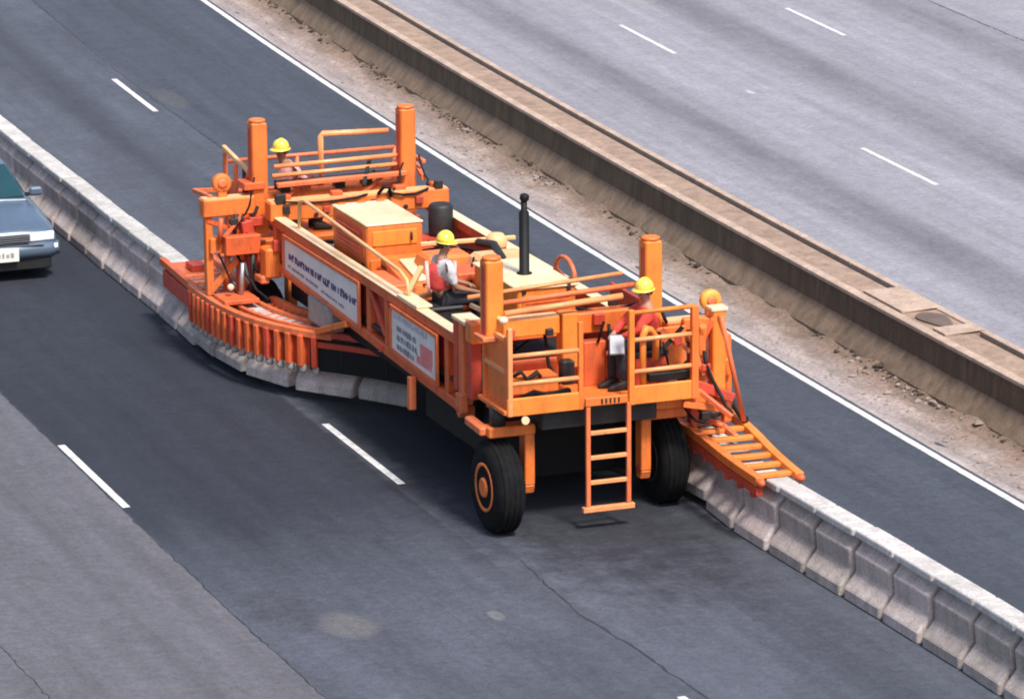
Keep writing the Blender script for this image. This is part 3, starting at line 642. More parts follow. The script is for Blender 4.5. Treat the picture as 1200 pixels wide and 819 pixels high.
# hinge bundle where the truss meets the front frame
for i, (y, x) in enumerate(((-3.12, -1.12), (-3.36, -1.14), (-3.60, -1.12))):
    P_(MB().beam((x, y, 1.42 if i != 1 else 1.30), (x, y, 2.34), 0.14, 0.15), 'hinge_column', 'red' if i != 1 else 'coral', 0.012)
P_(MB().box((-1.12, -3.46, 2.375), (0.26, 0.62, 0.05)), 'hinge_cap', 'cream', 0.008)
lg = P_(MB().prism([(-3.48, 1.45), (-3.48, 1.22), (-3.40, 1.14), (-3.30, 1.22), (-3.30, 1.45)], 0, -1.26, -1.16), 'hinge_lug', 'coral', 0.008)
MB().lathe((-1.275, -3.39, 1.25), [(0.035, 0), (0.035, 0.03)], (1, 0, 0), 10).build('pin', M['red'], lg)
# controls and clutter on the platform
P_(MB().box((-0.75, -4.55, 1.82), (0.62, 0.32, 0.22)), 'tool_box', 'orange', 0.02)
P_(MB().tube([(-1.0, -4.75, 1.66), (-0.8, -4.8, 1.75), (-0.6, -4.75, 1.68), (-0.35, -4.78, 1.72), (-0.3, -4.6, 1.64)], 0.04, 7), 'hose', 'black', 0)
P_(MB().tube([(-1.05, -4.6, 1.9), (-0.95, -4.75, 2.02), (-0.85, -4.7, 1.9), (-0.75, -4.78, 2.0), (-0.68, -4.7, 1.92)], 0.025, 6), 'hose', 'dark', 0)
P_(MB().box((-0.30, -4.6, 1.92), (0.16, 0.16, 0.30)), 'reservoir', 'dark', 0.02)
P_(MB().box((0.80, -4.40, 1.80), (0.42, 0.42, 0.40)), 'seat_base', 'red', 0.01)
P_(MB().box((0.80, -4.40, 2.035), (0.46, 0.46, 0.08)), 'seat', 'seat', 0.02)
P_(MB().box((0.22, -4.15, 1.88), (0.30, 0.16, 0.56)), 'control_console', 'verm', 0.015)
P_(MB().tube([(0.25, -4.25, 2.15), (0.30, -4.32, 2.42)], 0.018, 6), 'control_lever', 'black', 0)
# right truss end panel behind the front seat
P_(MB().box((1.08, -3.2, 2.28), (0.05, 1.1, 0.40)), 'end_panel', 'red', 0.01)
# ladder
ld = P_(MB().beam((-0.17, FY-0.01, 1.56), (-0.17, FY-0.01, 0.26), 0.055, 0.05), 'ladder', 'coral', 0.006)
MB().beam((0.36, FY-0.01, 1.56), (0.36, FY-0.01, 0.26), 0.055, 0.05).build('side_rail', M['coral'], ld, 0.006)
for z in (1.22, 0.91, 0.60): MB().beam((-0.142, FY-0.01, z), (0.332, FY-0.01, z), 0.05, 0.05).build('rung', M['rail'], ld, 0.006)
MB().beam((-0.24, FY-0.01, 0.265), (0.43, FY-0.01, 0.265), 0.075, 0.065).build('rung', M['rail'], ld, 0.006)
gr = MB().beam((-0.21, FY-0.02, 1.615), (0.34, FY-0.02, 1.615), 0.05, 0.10).build('step', M['orange'], ld, 0.006)
gs = MB()
for k in range(5): gs.box((0.0+k*0.055, FY-0.047, 1.615), (0.022, 0.01, 0.06))
gs.build('grating', M['dark'], gr)

# wheels and forks
def wheel(x, y):
    r, wd = 0.56, 0.36
    prof = [(0.30, -wd/2), (0.47, -wd/2), (0.535, -wd/2+0.05), (r, -wd/2+0.10), (r, wd/2-0.10), (0.535, wd/2-0.05), (0.47, wd/2), (0.30, wd/2)]
    t = P_(MB().lathe((x, y, 0.56), prof, (1, 0, 0), 36), 'wheel', 'rubber', 0)
    tr = MB()
    for q in (-0.10, -0.035, 0.035, 0.10): tr.lathe((x+q, y, 0.56), [(r-0.02, -0.024), (r+0.010, -0.020), (r+0.010, 0.020), (r-0.02, 0.024)], (1, 0, 0), 36)
    tr.build('tread', M['rubber'], t)
    for sd_ in (-1, 1):
        rim = MB().lathe((x+sd_*wd/2, y, 0.56), [(0.30, -0.02), (0.305, 0.010), (0.27, 0.010), (0.22, -0.04), (0.13, -0.04), (0.12, 0.02), (0.10, 0.03)], (sd_, 0, 0), 24).build('rim', M['orange' if sd_*x > 0 else 'dark'], t)
    nb = MB()
    for sd_ in (-1, 1):
        for k in range(8): nb.lathe((x+sd_*(wd/2-0.045), y+0.185*math.cos(k*math.pi/4), 0.56+0.185*math.sin(k*math.pi/4)), [(0.02, 0), (0.02, 0.03)], (sd_, 0, 0), 6)
    nb.build('wheel_nut', M['dark'], t)
    return t
def fork(x, y, sx):
    xi = x-sx*0.38; s = y/abs(y)
    f = MB(); f.box((xi, y, 0.90), (0.13, 0.20, 0.70)); f.prism([(y-0.10, 0.55), (y+0.10, 0.55), (y+0.06, 0.44), (y-0.06, 0.44)], 0, xi-0.065, xi+0.065)
    k = P_(f, 'wheel_fork', 'orange', 0.012)
    MB().box(((x+xi)/2-sx*-0.04, y, 1.255), (abs(xi-x)+0.22, 0.24, 0.13)).build('crown', M['orange'], k, 0.015)
    if sx > 0 and y < 0:
        MB().box((xi, y, 1.36), (0.13, 0.20, 0.24)).build('upper_leg', M['orange'], k, 0.012)
        MB().box(((x+xi)/2+0.16, y-0.2, 1.42), (0.75, 0.14, 0.14)).build('crown_arm', M['orange'], k, 0.015)
    MB().lathe((x, y, 1.30), [(0.10, 0), (0.10, 0.25)], n=12).build('king_pin', M['dark'], k)
    MB().beam((x+sx*0.16, y+0.0, 1.25), (x+sx*0.16, y-s*0.55, 1.27), 0.13, 0.11).build('steering_arm', M['coral'], k, 0.02)
    MB().lathe((xi-0.07, y, 0.56), [(0.06, 0), (0.06, 0.14)], (1, 0, 0), 12).build('axle_boss', M['red'], k)
    return k
for x, y, sx in ((-1.17, -4.52, -1), (1.14, -4.46, 1), (-1.17, 4.50, -1), (1.14, 4.62, 1)):
    wheel(x+(0.04 if sx > 0 > y else 0), y+(0.42 if sx > 0 > y else 0)); fork(x, y, sx)
P_(MB().lathe((-0.98, -4.93, 1.47), [(0.04, 0), (0.05, 0.02), (0.05, 0.05)], (0, -1, 0), 12), 'work_lamp', 'cream', 0)

# outriggers that carry the conveyor: rear left and front right
def outrigger(sx, y, x0, x1):
    P_(MB().box(((x0+x1)/2, y, 2.22), (abs(x1-x0), 0.24, 0.24)), 'outrigger_beam', 'orange', 0.015)
    P_(MB().box(((x0+x1)/2, y, 2.346), (abs(x1-x0)-.03, 0.2, 0.012)), 'beam_glare_strip', 'pale', 0)  # pale sheet that paints glare on top of the outrigger
    P_(MB().box((sx*1.74, y-0.05, 1.70), (0.44, 0.2, 0.22)), 'outrigger_beam', 'orange', 0.015)
    for dx in (1.95, 1.50): P_(MB().beam((sx*dx, y, 2.10), (sx*dx, y-0.02, 1.0), 0.10, 0.13), 'hanger', 'orange' if dx > 1.7 else 'red', 0.01)
    rg = MB(); c = Vector((sx*1.74, y, 2.54)); n = 16
    rg.lathe(c-Vector((0, 0.05, 0)), [(0.07, 0), (0.125, 0.0), (0.135, 0.02), (0.135, 0.09), (0.125, 0.11), (0.07, 0.11)], (0, 1, 0), 18)
    r_ = P_(rg, 'cable_drum', 'orange' if sx < 0 else 'hatamber', 0)
    MB().box((c.x, y, 2.40), (0.12, 0.10, 0.12)).build('bracket', M['orange'], r_, 0.01)
    MB().lathe(c-Vector((0, 0.065, 0)), [(0.03, 0), (0.068, 0.005), (0.068, 0.02)], (0, 1, 0), 12).build('hub', M['coral'], r_)
outrigger(-1, 4.55, -1.30, -2.04); outrigger(1, -4.25, 1.12, 1.72)
P_(MB().beam((-1.45, 4.45, 2.02), (-1.30, 4.45, 1.20), 0.16, 0.20), 'hanger', 'red', 0.01)
P_(MB().box((-1.22, 4.05, 1.50), (0.22, 0.30, 0.42)), 'actuator', 'orange', 0.03)
P_(MB().box((-1.55, 4.30, 1.72), (0.5, 0.16, 0.26)), 'gusset', 'verm', 0.01)
P_(MB().lathe((-1.78, 4.15, 1.18), [(0.03, 0), (0.045, 0.02), (0.045, 0.06), (0.02, 0.07)], (0, -1, 0), 12), 'work_lamp', 'cream', 0)
for (x, y, z0, z1, d, mt) in ((-1.72, 4.50, 1.05, 1.62, .09, 'verm'), (-1.42, 4.3, 1.0, 1.6, .07, 'dark'), (-1.62, 4.15, 0.98, 1.5, .06, 'steel'), (-1.85, 4.35, 1.75, 2.1, .07, 'verm'), (-1.6, 4.45, 1.8, 2.12, .06, 'dark')):
    P_(MB().tube([(x, y, z0), (x+0.02, y-0.03, z1)], d/2, 8), 'hydraulic_cylinder', mt, 0)
P_(MB().beam((-1.95, 4.5, 1.05), (-1.5, 4.45, 1.55), 0.07, 0.09), 'brace', 'orange', 0.008)
P_(MB().box((-1.70, 4.1, 1.02), (0.5, 0.5, 0.06)), 'base_plate', 'verm', 0.008)
P_(MB().box((-1.30, 4.6, 2.48), (0.30, 0.34, 0.10)), 'column_clamp', 'verm', 0.01)
P_(MB().tube([(-1.33, 4.9, 2.0), (-1.36, 4.7, 2.35), (-1.30, 4.9, 2.62)], 0.03, 7), 'hose', 'dark', 0)
for a, c, mt, wd in (((-1.98, 4.5, 2.05), (-1.30, 4.5, 1.75), 'verm', .06), ((-1.95, 4.42, 1.6), (-1.5, 4.42, 2.1), 'coral', .05), ((-1.3, 5.0, 2.05), (-1.3, 4.7, 2.6), 'verm', .06), ((-0.9, 4.9, 2.05), (-0.3, 4.9, 2.45), 'verm', .05), ((0.3, 4.9, 2.05), (0.9, 4.9, 2.5), 'coral', .05), ((-1.9, 4.55, 2.36), (-1.9, 5.3, 2.30), 'coral', .06), ((-1.9, 5.3, 2.3), (-1.35, 5.6, 2.2), 'coral', .06), ((1.15, 4.4, 2.4), (1.35, 5.3, 2.4), 'coral', .07)):
    P_(MB().beam(a, c, wd, wd), 'brace', mt, 0.006)
for x in (-0.7, -0.4, 0.1, 0.5): P_(MB().box((x, 4.98, 2.32), (0.14, 0.16, 0.16)), 'valve_block', random.choice(('dark', 'verm', 'coral')), 0.01)
for a, c, mt, wd in (((1.30, -4.9, 1.60), (1.62, -5.2, 1.30), 'verm', .06), ((1.50, -4.55, 1.9), (1.72, -4.55, 1.5), 'coral', .05), ((1.3, -4.6, 2.25), (1.5, -4.6, 1.7), 'coral', .05), ((1.1, -4.9, 1.45), (1.6, -4.95, 1.35), 'orange', .08)):
    P_(MB().beam(a, c, wd, wd), 'brace', mt, 0.006)
# front-right suspension column and stay rods
sc_ = P_(MB().box((1.72, -4.50, 1.86), (0.17, 0.17, 1.26)), 'suspension_column', 'amber', 0.015)
MB().box((1.72, -4.50, 2.50), (0.22, 0.20, 0.05)).build('cap', M['cream'], sc_, 0.01)
P_(MB().beam((1.52, -4.45, 2.40), (1.52, -4.50, 1.25), 0.10, 0.12), 'suspension_column', 'orange', 0.012)
P_(MB().beam((1.30, -4.42, 2.32), (1.72, -4.48, 2.32), 0.12, 0.14), 'outrigger_beam', 'orange', 0.012)
P_(MB().beam((1.35, -4.7, 1.62), (1.85, -4.7, 1.40), 0.10, 0.12), 'outrigger_beam', 'red', 0.012)

# hydraulic hoses, clamps and small brackets all over the frame
def hose(a, c, sag=0.12, r=0.018, mt='black'):
    A, C_ = Vector(a), Vector(c); P_(MB().tube([A.lerp(C_, t)+Vector((random.gauss(0, .015), random.gauss(0, .015), -sag*4*t*(1-t))) for t in (0, .15, .35, .5, .65, .85, 1)], r, 6), 'hose', mt, 0)
for a, c, sg in (((-1.30, 4.46, 2.6), (-1.60, 4.40, 2.05), .2), ((-1.28, 4.45, 2.2), (-1.75, 4.35, 1.6), .15), ((-1.5, 4.42, 2.1), (-1.35, 4.2, 1.3), .1), ((-1.85, 4.42, 1.62), (-1.6, 4.2, 1.0), .12), ((-1.6, 4.4, 1.6), (-1.3, 3.9, 1.0), .1),
    ((-1.0, 4.05, 2.32), (0.2, 4.05, 2.32), .05), ((0.5, 4.05, 2.33), (1.1, 4.06, 2.33), .06), ((-0.6, 4.6, 2.5), (0.6, 4.9, 2.45), .1), ((0.9, 4.6, 2.6), (0.6, 4.1, 2.35), .1), ((1.12, 4.5, 2.7), (1.2, 4.2, 2.3), .12),
    ((-0.95, 3.6, 2.1), (-0.9, 2.5, 2.05), .05), ((0.1, 3.2, 2.05), (0.1, 2.2, 1.95), .1), ((0.45, 2.3, 2.0), (0.9, 1.2, 2.05), .1), ((0.2, 1.2, 2.0), (0.25, 0.6, 2.3), .1), ((-0.75, 0.8, 2.1), (-0.45, -0.2, 2.05), .08),
    ((-0.2, -0.9, 2.2), (0.1, -0.4, 2.4), .08), ((-0.15, -1.6, 2.0), (-0.05, -2.6, 1.9), .1), ((-0.6, -2.4, 1.7), (-0.3, -3.6, 2.2), .15), ((-0.95, -3.7, 2.45), (-0.3, -3.75, 2.46), .07), ((0.2, -3.7, 2.46), (0.95, -3.75, 2.46), .07),
    ((-1.05, -4.3, 2.35), (-0.85, -4.6, 1.75), .1), ((-0.5, -4.3, 2.36), (-0.35, -4.5, 1.75), .1), ((0.5, -4.0, 2.3), (0.6, -4.2, 1.7), .1), ((1.05, -4.3, 2.5), (1.45, -4.45, 2.1), .15), ((1.2, -4.4, 2.3), (1.5, -4.5, 1.5), .12), ((1.5, -4.55, 2.0), (1.7, -5.0, 1.3), .1), ((1.1, -4.6, 1.5), (1.4, -5.0, 1.2), .1), ((0.9, -4.7, 2.2), (1.15, -4.7, 1.75), .1)):
    hose(a, c, sg, random.choice((.014, .018, .022)))
for x, y, z, d, mt in ((-0.98, 4.06, 2.2, .10, 'dark'), (-0.4, 4.06, 2.16, .08, 'red'), (0.3, 4.06, 2.2, .09, 'dark'), (0.95, 4.06, 2.18, .12, 'red'), (-1.05, 4.1, 2.35, .12, 'dark'), (1.25, 4.1, 2.36, .10, 'dark'), (-1.3, 4.42, 2.0, .16, 'red'), (-1.62, 4.42, 2.02, .10, 'dark'),
    (-1.16, 3.9, 1.75, .14, 'red'), (-0.5, -4.55, 2.42, .08, 'dark'), (-1.0, -4.55, 2.44, .10, 'red'), (-1.13, -3.3, 2.0, .12, 'verm'), (-1.14, -3.6, 1.7, .12, 'red'), (0.4, -3.9, 2.35, .12, 'red'), (0.7, -3.62, 2.48, .10, 'dark'), (1.15, -4.75, 1.75, .12, 'dark'), (0.75, -4.72, 1.72, .10, 'coral'), (1.1, -4.72, 2.2, .12, 'red'), (1.52, -4.62, 1.8, .10, 'red'), (1.72, -4.6, 1.35, .14, 'red'), (1.5, -4.65, 1.2, .13, 'dark')):
    P_(MB().box((x, y, z), (d*random.uniform(.8, 1.3), d*.7, d*random.uniform(.7, 1.2))), 'bracket', mt, 0.008)
for x in (-0.55, 0.15, 0.75): P_(MB().lathe((x, 4.06, 2.10), [(0.03, 0), (0.03, 0.03)], (0, -1, 0), 8), 'pin', 'dark', 0)
# ---- conveyor that carries the chain through: frame sections along the same curve
def along(s, off, z):
    c = at(s); t = tang(s); nrm = Vector((t.y, -t.x, 0))           # to the chain's left as it runs to the front -> negative x side first
    p = c-nrm*off*-1; return toL(Vector((p.x, p.y, z)))
def side(s, off, z):
    """off < 0: the side facing the camera's left"""
    c = at(s); t = tang(s); nrm = Vector((-t.y, t.x, 0))           # t points to -y, so this normal points to +x
    p = c+nrm*off; return toL(Vector((p.x, p.y, z)))
def srange(y0, y1, n):
    a, b_ = s_of_y(y0), s_of_y(y1); return [a+(b_-a)*i/n for i in range(n+1)]
def rail_along(ss, off, zf, wd, ht, name, mat, par=None):
    b = MB(); rings = []
    for i, s in enumerate(ss):
        z = zf(i/(len(ss)-1))+0.04; o_ = off(i/(len(ss)-1)) if callable(off) else off
        rings.append([side(s, o_-wd/2, z-ht/2), side(s, o_+wd/2, z-ht/2), side(s, o_+wd/2, z+ht/2), side(s, o_-wd/2, z+ht/2)])
    b.loft(rings, smooth=False); return b.build(name, M[mat], par or mc, 0.006)
# rear mouth
ss = srange(3.35, 1.3, 10)
zf = lambda t: 0.86+0.04*t
rc = rail_along(ss, lambda t: -0.34-0.02*t, zf, 0.09, 0.10, 'conveyor_rail', 'verm'); rail_along(ss, 0.36, zf, 0.09, 0.10, 'conveyor_rail', 'coral')
rail_along(ss[1:], -0.36, lambda t: 0.66+0.02*t, 0.06, 0.24, 'conveyor_rail', 'red')
P_(MB().loft([[side(ss[0], -0.30, 0.83), side(ss[0], 0.30, 0.83), side(ss[0], 0.30, 0.86), side(ss[0], -0.30, 0.86)], [side(ss[4], -0.30, 0.85), side(ss[4], 0.30, 0.85), side(ss[4], 0.30, 0.88), side(ss[4], -0.30, 0.88)]], smooth=False), 'mouth_plate', 'coral', 0)
for s in ss[5::2]: P_(MB().beam(side(s, -0.32, 0.88), side(s, 0.32, 0.88), 0.08, 0.06), 'cross_member', 'coral', 0.006)
P_(MB().box(side(ss[3], 0.0, 0.93), (0.22, 0.3, 0.10)), 'mouth_latch', 'red', 0.01)
P_(MB().tube([side(ss[1], 0.42, 0.95), side(ss[1], 0.95, 0.95)], 0.04), 'guide_arm', 'coral', 0)
P_(MB().tube([side(ss[3], 0.42, 0.9), side(ss[3], 0.95, 1.0)], 0.03), 'guide_arm', 'dark', 0)
# ribbed bend
ss = srange(1.45, -1.75, 30)
zf = lambda t: 0.91
rail_along(ss, -0.40, zf, 0.10, 0.09, 'conveyor_rail', 'coral'); rail_along(ss, 0.40, zf, 0.10, 0.09, 'conveyor_rail', 'coral')
rail_along(ss, -0.17, lambda t: 0.90, 0.06, 0.06, 'conveyor_rail', 'coral'); rail_along(ss, 0.16, lambda t: 0.90, 0.06, 0.06, 'conveyor_rail', 'coral')
rail_along(ss, -0.355, lambda t: 0.66, 0.02, 0.42, 'conveyor_skirt', 'red')
rib = None
n_r = 17
sa, sb = s_of_y(1.35), s_of_y(-1.55)
for i in range(n_r):
    s = sa+(sb-sa)*i/(n_r-1)
    b = MB(); b.beam(side(s, -0.42, 0.93), side(s, -0.41, 0.50), 0.125, 0.08, tuple(side(s+.1, 0, 0)-side(s, 0, 0)))
    r_ = b.build('roller_arm', M['verm'] if i % 4 else M['red'], mc, 0.01)
    MB().lathe(side(s, -0.40, 0.41), [(0.045, 0), (0.055, 0.02), (0.055, 0.09), (0.04, 0.11)], n=10).build('roller', M['rubberpad'], r_)
    MB().beam(side(s, -0.36, 0.89), side(s, 0.36, 0.89), 0.075, 0.05).build('cross_member', M['coral'], r_, 0.006)
    P_(MB().beam(side(s, 0.42, 0.90), side(s, 0.41, 0.56), 0.10, 0.075), 'roller_arm', 'red', 0.01)
# middle run under the truss
ss = srange(-1.55, -5.2, 22)
for off in (-0.40, 0.40):
    rail_along(ss, off, lambda t: 0.93, 0.09, 0.08, 'conveyor_rail', 'red'); rail_along(ss, off, lambda t: 0.78, 0.07, 0.08, 'conveyor_rail', 'red')
for s in ss[1::3]: P_(MB().beam(side(s, -0.42, 0.95), side(s, 0.42, 0.95), 0.10, 0.06), 'cross_member', 'red', 0.006)
for s in ss[2:14:4]:
    P_(MB().beam(side(s, -0.40, 0.76), side(s, -0.40, 0.52), 0.05, 0.05), 'roller_arm', 'dark', 0)
P_(MB().beam(side(ss[0], -0.38, 0.98), (-1.16, 1.0, 1.32), 0.09, 0.09), 'hanger', 'orange', 0.01)
P_(MB().beam(side(ss[4], 0.1, 0.98), (-1.16, -0.3, 1.28), 0.08, 0.08), 'hanger', 'red', 0.01)
P_(MB().beam((-1.20, -1.55, 1.22), (-1.22, -1.6, 0.80), 0.09, 0.11), 'hanger', 'coral', 0.01)
P_(MB().box((-1.05, 2.2, 1.18), (0.25, 0.9, 0.40)), 'hydraulic_pump', 'rubberpad', 0.05)
rail_along(srange(-2.9, -6.9, 20), -0.43, lambda t: 0.42, 0.02, 0.78, 'shade_skirt', 'black')  # added black sheet hiding the blocks as deep shade would
rail_along(srange(-1.5, -3.3, 12), -0.41, lambda t: 0.64, 0.02, 0.44, 'shade_skirt', 'black')  # added black sheet painting shade over the upper part of the blocks
# front ramp
ss = srange(-5.2, -10.12, 28)
zr = lambda t: 1.02-0.24*t if t > 0.0 else 1.02
lo = lambda t: -0.44+0.15*t
ro = lambda t: 0.52-0.29*t
rail_along(ss, lo, zr, 0.11, 0.11, 'conveyor_rail', 'orange'); rail_along(ss, ro, lambda t: zr(t)+0.01, 0.11, 0.10, 'conveyor_rail', 'amber')
rail_along(ss[10:], lambda t: lo(0.42+0.58*t)-0.01, lambda t: zr(0.42+0.58*t)-0.12, 0.08, 0.10, 'conveyor_skirt', 'red')
rail_along(ss[6:20], lambda t: 0.06, lambda t: zr(0.25+0.58*t)+0.06, 0.07, 0.06, 'center_bar', 'coral')
for i, s in enumerate(ss[1:-1:2]):
    t = (1+2*i)/28
    c_ = P_(MB().beam(side(s, lo(t), zr(t)+0.05), side(s, ro(t), zr(t)+0.05), 0.11, 0.05), 'cross_member', 'amber' if t > 0.55 else 'coral', 0.006)
    rr = MB()
    for dz in (0,): rr.lathe(side(s, lo(t)-0.0, zr(t)-0.20), [(0.04, 0), (0.045, 0.01), (0.045, 0.12), (0.04, 0.13)], n=10)
    rr.build('roller', M['red'], c_)
P_(MB().ell(side(ss[-1], ro(1.0), zr(1)+0.04), 0.06, 0.10, 0.055), 'rail_nose', 'verm', 0); P_(MB().ell(side(ss[-1], lo(1.0), zr(1)+0.03), 0.055, 0.09, 0.06), 'rail_nose', 'verm', 0)
# stays from the suspension columns to the ramp
P_(MB().tube([(1.72, -4.62, 2.44), side(ss[17], 0.30, 1.02)], 0.032), 'stay_rod', 'coral', 0)
P_(MB().tube([(1.62, -4.62, 2.40), side(ss[13], -0.30, 1.05)], 0.028), 'stay_rod', 'verm', 0)
P_(MB().tube([(1.52, -4.55, 2.3), side(ss[13], 0.10, 1.05)], 0.045), 'stay_rod', 'orange', 0)
P_(MB().tube([side(ss[13], 0.38, 1.24), side(ss[17], 0.32, 1.02)], 0.05), 'hydraulic_cylinder', 'dark', 0)
P_(MB().box(side(ss[15], 0.0, 1.07), (0.2, 0.3, 0.08)), 'ramp_bracket', 'dark', 0.02)
P_(MB().tube([side(ss[8], -0.2, 1.12), side(ss[18], -0.05, 1.02)], 0.03), 'hydraulic_cylinder', 'verm', 0)
P_(MB().tube([side(ss[6], 0.30, 1.20), side(ss[14], 0.32, 1.06)], 0.035), 'hydraulic_cylinder', 'cream', 0)
P_(MB().box(side(ss[7], 0.1, 1.16), (0.35, 0.4, 0.16)), 'ramp_bracket', 'red', 0.02)
P_(MB().box(side(ss[6], -0.25, 1.14), (0.18, 0.22, 0.12)), 'ramp_bracket', 'lilac', 0.02)

# ------------------------------------------------------------------ people
def skin_mesh(name, pts, edges, mat, parent, root=0, sub=2):
    """connected joints with radii grown by a Skin modifier into one surface"""
    c = Vector(pts[root][0]); me = bpy.data.meshes.new(name)
    me.from_pydata([tuple(Vector(p)-c) for p, r in pts], edges, []); me.materials.append(mat)
    o = bpy.data.objects.new(name, me); COL.objects.link(o); o.parent = parent; o.location = c-ABS[parent.name]; ABS[o.name] = c
    sk = o.modifiers.new('skin', 'SKIN'); sk.use_smooth_shade = True
    for i, (p, r) in enumerate(pts):
        rr = r if isinstance(r, tuple) else (r, r); me.skin_vertices[0].data[i].radius = rr
        me.skin_vertices[0].data[i].use_root = (i == root)
    sb_ = o.modifiers.new('sub', 'SUBSURF'); sb_.levels = sub; sb_.render_levels = sub
    if name in ('shirt', 'trousers', 'vest'):
        dm = o.modifiers.new('folds', 'DISPLACE'); dm.texture = FOLD; dm.strength = 0.035; dm.texture_coords = 'LOCAL'; dm.mid_level = 0.5
    return o
FOLD = bpy.data.textures.new('folds', 'CLOUDS'); FOLD.noise_scale = 0.07; FOLD.noise_depth = 2
def person(label, pos, J, face, top, vest=None, skin='skin', hat='hat', sleeves=1):
    """J: joint positions in the machine's axes; face: direction the head looks (x, y)"""
    r = thing('person', label, 'person', pos, 'machine')
    f = Vector((face[0], face[1], -0.15)).normalized(); rt = f.cross(Vector((0, 0, 1))).normalized(); upv = rt.cross(f)
    g_ = {k: Vector(v) for k, v in J.items()}
    hips, chest, neck = g_['hips'], g_['chest'], g_['neck']; head = neck+Vector((0, 0, 0.13))+f*0.03
    pts = [(hips, 0.13), (hips.lerp(chest, .5), 0.12), (chest, 0.145), (neck, 0.052), (head-upv*0.05+f*0.015, 0.068), (head+upv*0.03, 0.088), (head+upv*0.09-f*0.01, 0.07)]
    ed = [(0, 1), (1, 2), (2, 3), (3, 4), (4, 5), (5, 6)]
    shirt = [(hips+Vector((0, 0, .02)), 0.145), (hips.lerp(chest, .5), 0.138), (chest, 0.162), (neck-(neck-chest)*0.25, 0.075)]; se = [(0, 1), (1, 2), (2, 3)]
    tr = [(hips, 0.15)]; te = []
    for sd_ in 'LR':
        sh, el, ha = g_['sh'+sd_], g_['el'+sd_], g_['ha'+sd_]; wr = el.lerp(ha, 0.85); d = (ha-el).normalized()
        i = len(pts); pts += [(sh, 0.062), (sh.lerp(el, .5), 0.05), (el, 0.042), (wr, 0.028), (ha, (0.040, 0.022))]; ed += [(2, i), (i, i+1), (i+1, i+2), (i+2, i+3), (i+3, i+4)]
        sx = d.cross(Vector((0, 0, 1))).normalized(); dn = sx.cross(d)
        for q, (o_, L_) in enumerate(((-0.030, .062), (-0.010, .075), (0.010, .07), (0.028, .055))):
            b0 = ha+d*0.035+sx*o_; j = len(pts); pts += [(b0, 0.010), (b0+d*L_*.5-dn*0.012, 0.009), (b0+d*L_*.75-dn*0.035, 0.008)]; ed += [(i+4, j), (j, j+1), (j+1, j+2)]
        j = len(pts); sgn = 1 if sd_ == 'L' else -1
        pts += [(ha-d*0.005+sx*sgn*0.042, 0.011), (ha+d*0.035+sx*sgn*0.055-dn*0.02, 0.009)]; ed += [(i+4, j), (j, j+1)]
        k = len(shirt); stop = sh.lerp(el, 0.95) if not sleeves else wr
        shirt += [(sh, 0.082), (sh.lerp(el, .5), 0.066)]; se += [(2, k), (k, k+1)]
        if sleeves: shirt += [(el, 0.056), (wr, 0.042)]; se += [(k+1, k+2), (k+2, k+3)]
        else: shirt += [(sh.lerp(el, .92), 0.06)]; se += [(k+1, k+2)]
        hp, kn, an = g_['hp'+sd_], g_['kn'+sd_], g_['an'+sd_]
        i = len(pts); pts += [(hp, 0.09), (hp.lerp(kn, .5), 0.075), (kn, 0.058), (kn.lerp(an, .4), 0.055), (an, 0.038)]; ed += [(0, i), (i, i+1), (i+1, i+2), (i+2, i+3), (i+3, i+4)]
        k = len(tr); tr += [(hp, 0.112), (hp.lerp(kn, .5), 0.093), (kn, 0.074), (kn.lerp(an, .5), 0.070), (an, 0.062)]; te += [(0, k), (k, k+1), (k+1, k+2), (k+2, k+3), (k+3, k+4)]
        bt = MB(); ff = Vector((g_['toe'].x, g_['toe'].y, 0)).normalized(); a0 = an-Vector((0, 0, .06))
        rings = []
        for t_, w_, h_ in ((-.08, .035, .10), (-.03, .045, .12), (.05, .045, .09), (.14, .045, .06), (.19, .025, .03)):
            c0 = a0+ff*t_; s0_ = ff.cross(Vector((0, 0, 1)))
            rings.append([c0-s0_*w_-Vector((0, 0, .035)), c0+s0_*w_-Vector((0, 0, .035)), c0+s0_*w_*.8+Vector((0, 0, h_-.035)), c0-s0_*w_*.8+Vector((0, 0, h_-.035))])
        bt.loft(rings); bt.build('boot', M['boot'], r, 0.01)
    body = skin_mesh('body', pts, ed, M[skin], r)
    skin_mesh('shirt', shirt, se, M[top], r); skin_mesh('trousers', tr, te, M['denim'], r)
    if vest:
        v_ = skin_mesh('vest', [(hips+Vector((0, 0, .06)), 0.170), (hips.lerp(chest, .5), 0.172), (chest+Vector((0, 0, .0)), 0.195), (chest.lerp(neck, .55), 0.135)], [(0, 1), (1, 2), (2, 3)], M[vest], r)
        q = chest.lerp(hips, .5)
        cf = Vector((face[0], face[1], 0)).normalized(); cs_ = cf.cross(Vector((0, 0, 1)))
        for o_ in (-0.09, 0.09):
            for g1 in (1, -1): MB().tube([chest+cs_*o_*0.9+cf*0.18*g1+Vector((0, 0, .09)), q+cs_*o_+cf*0.165*g1, hips+cs_*o_+cf*0.155*g1+Vector((0, 0, .06))], 0.024, 6).build('reflective_trim', M['trim'], v_)
    # face: nose, eyes, ears, mouth; hair under the hat
    fb = MB(); fb.ell(head+f*0.092-upv*0.015, 0.014, 0.018, 0.022, 8, 5); fb.build('nose', M[skin], body)
    eb = MB()
    for q in (-1, 1): eb.ell(head+f*0.083+rt*q*0.032+upv*0.02, 0.010, 0.010, 0.007, 8, 4)
    eb.build('eyes', M['hair'], body)
    mb_ = MB(); mb_.ell(head+f*0.078-upv*0.055, 0.02, 0.012, 0.006, 8, 4); mb_.build('mouth', M['redshirt'], body)
    er = MB()
    for q in (-1, 1): er.ell(head+rt*q*0.088, 0.012, 0.02, 0.03, 8, 5)
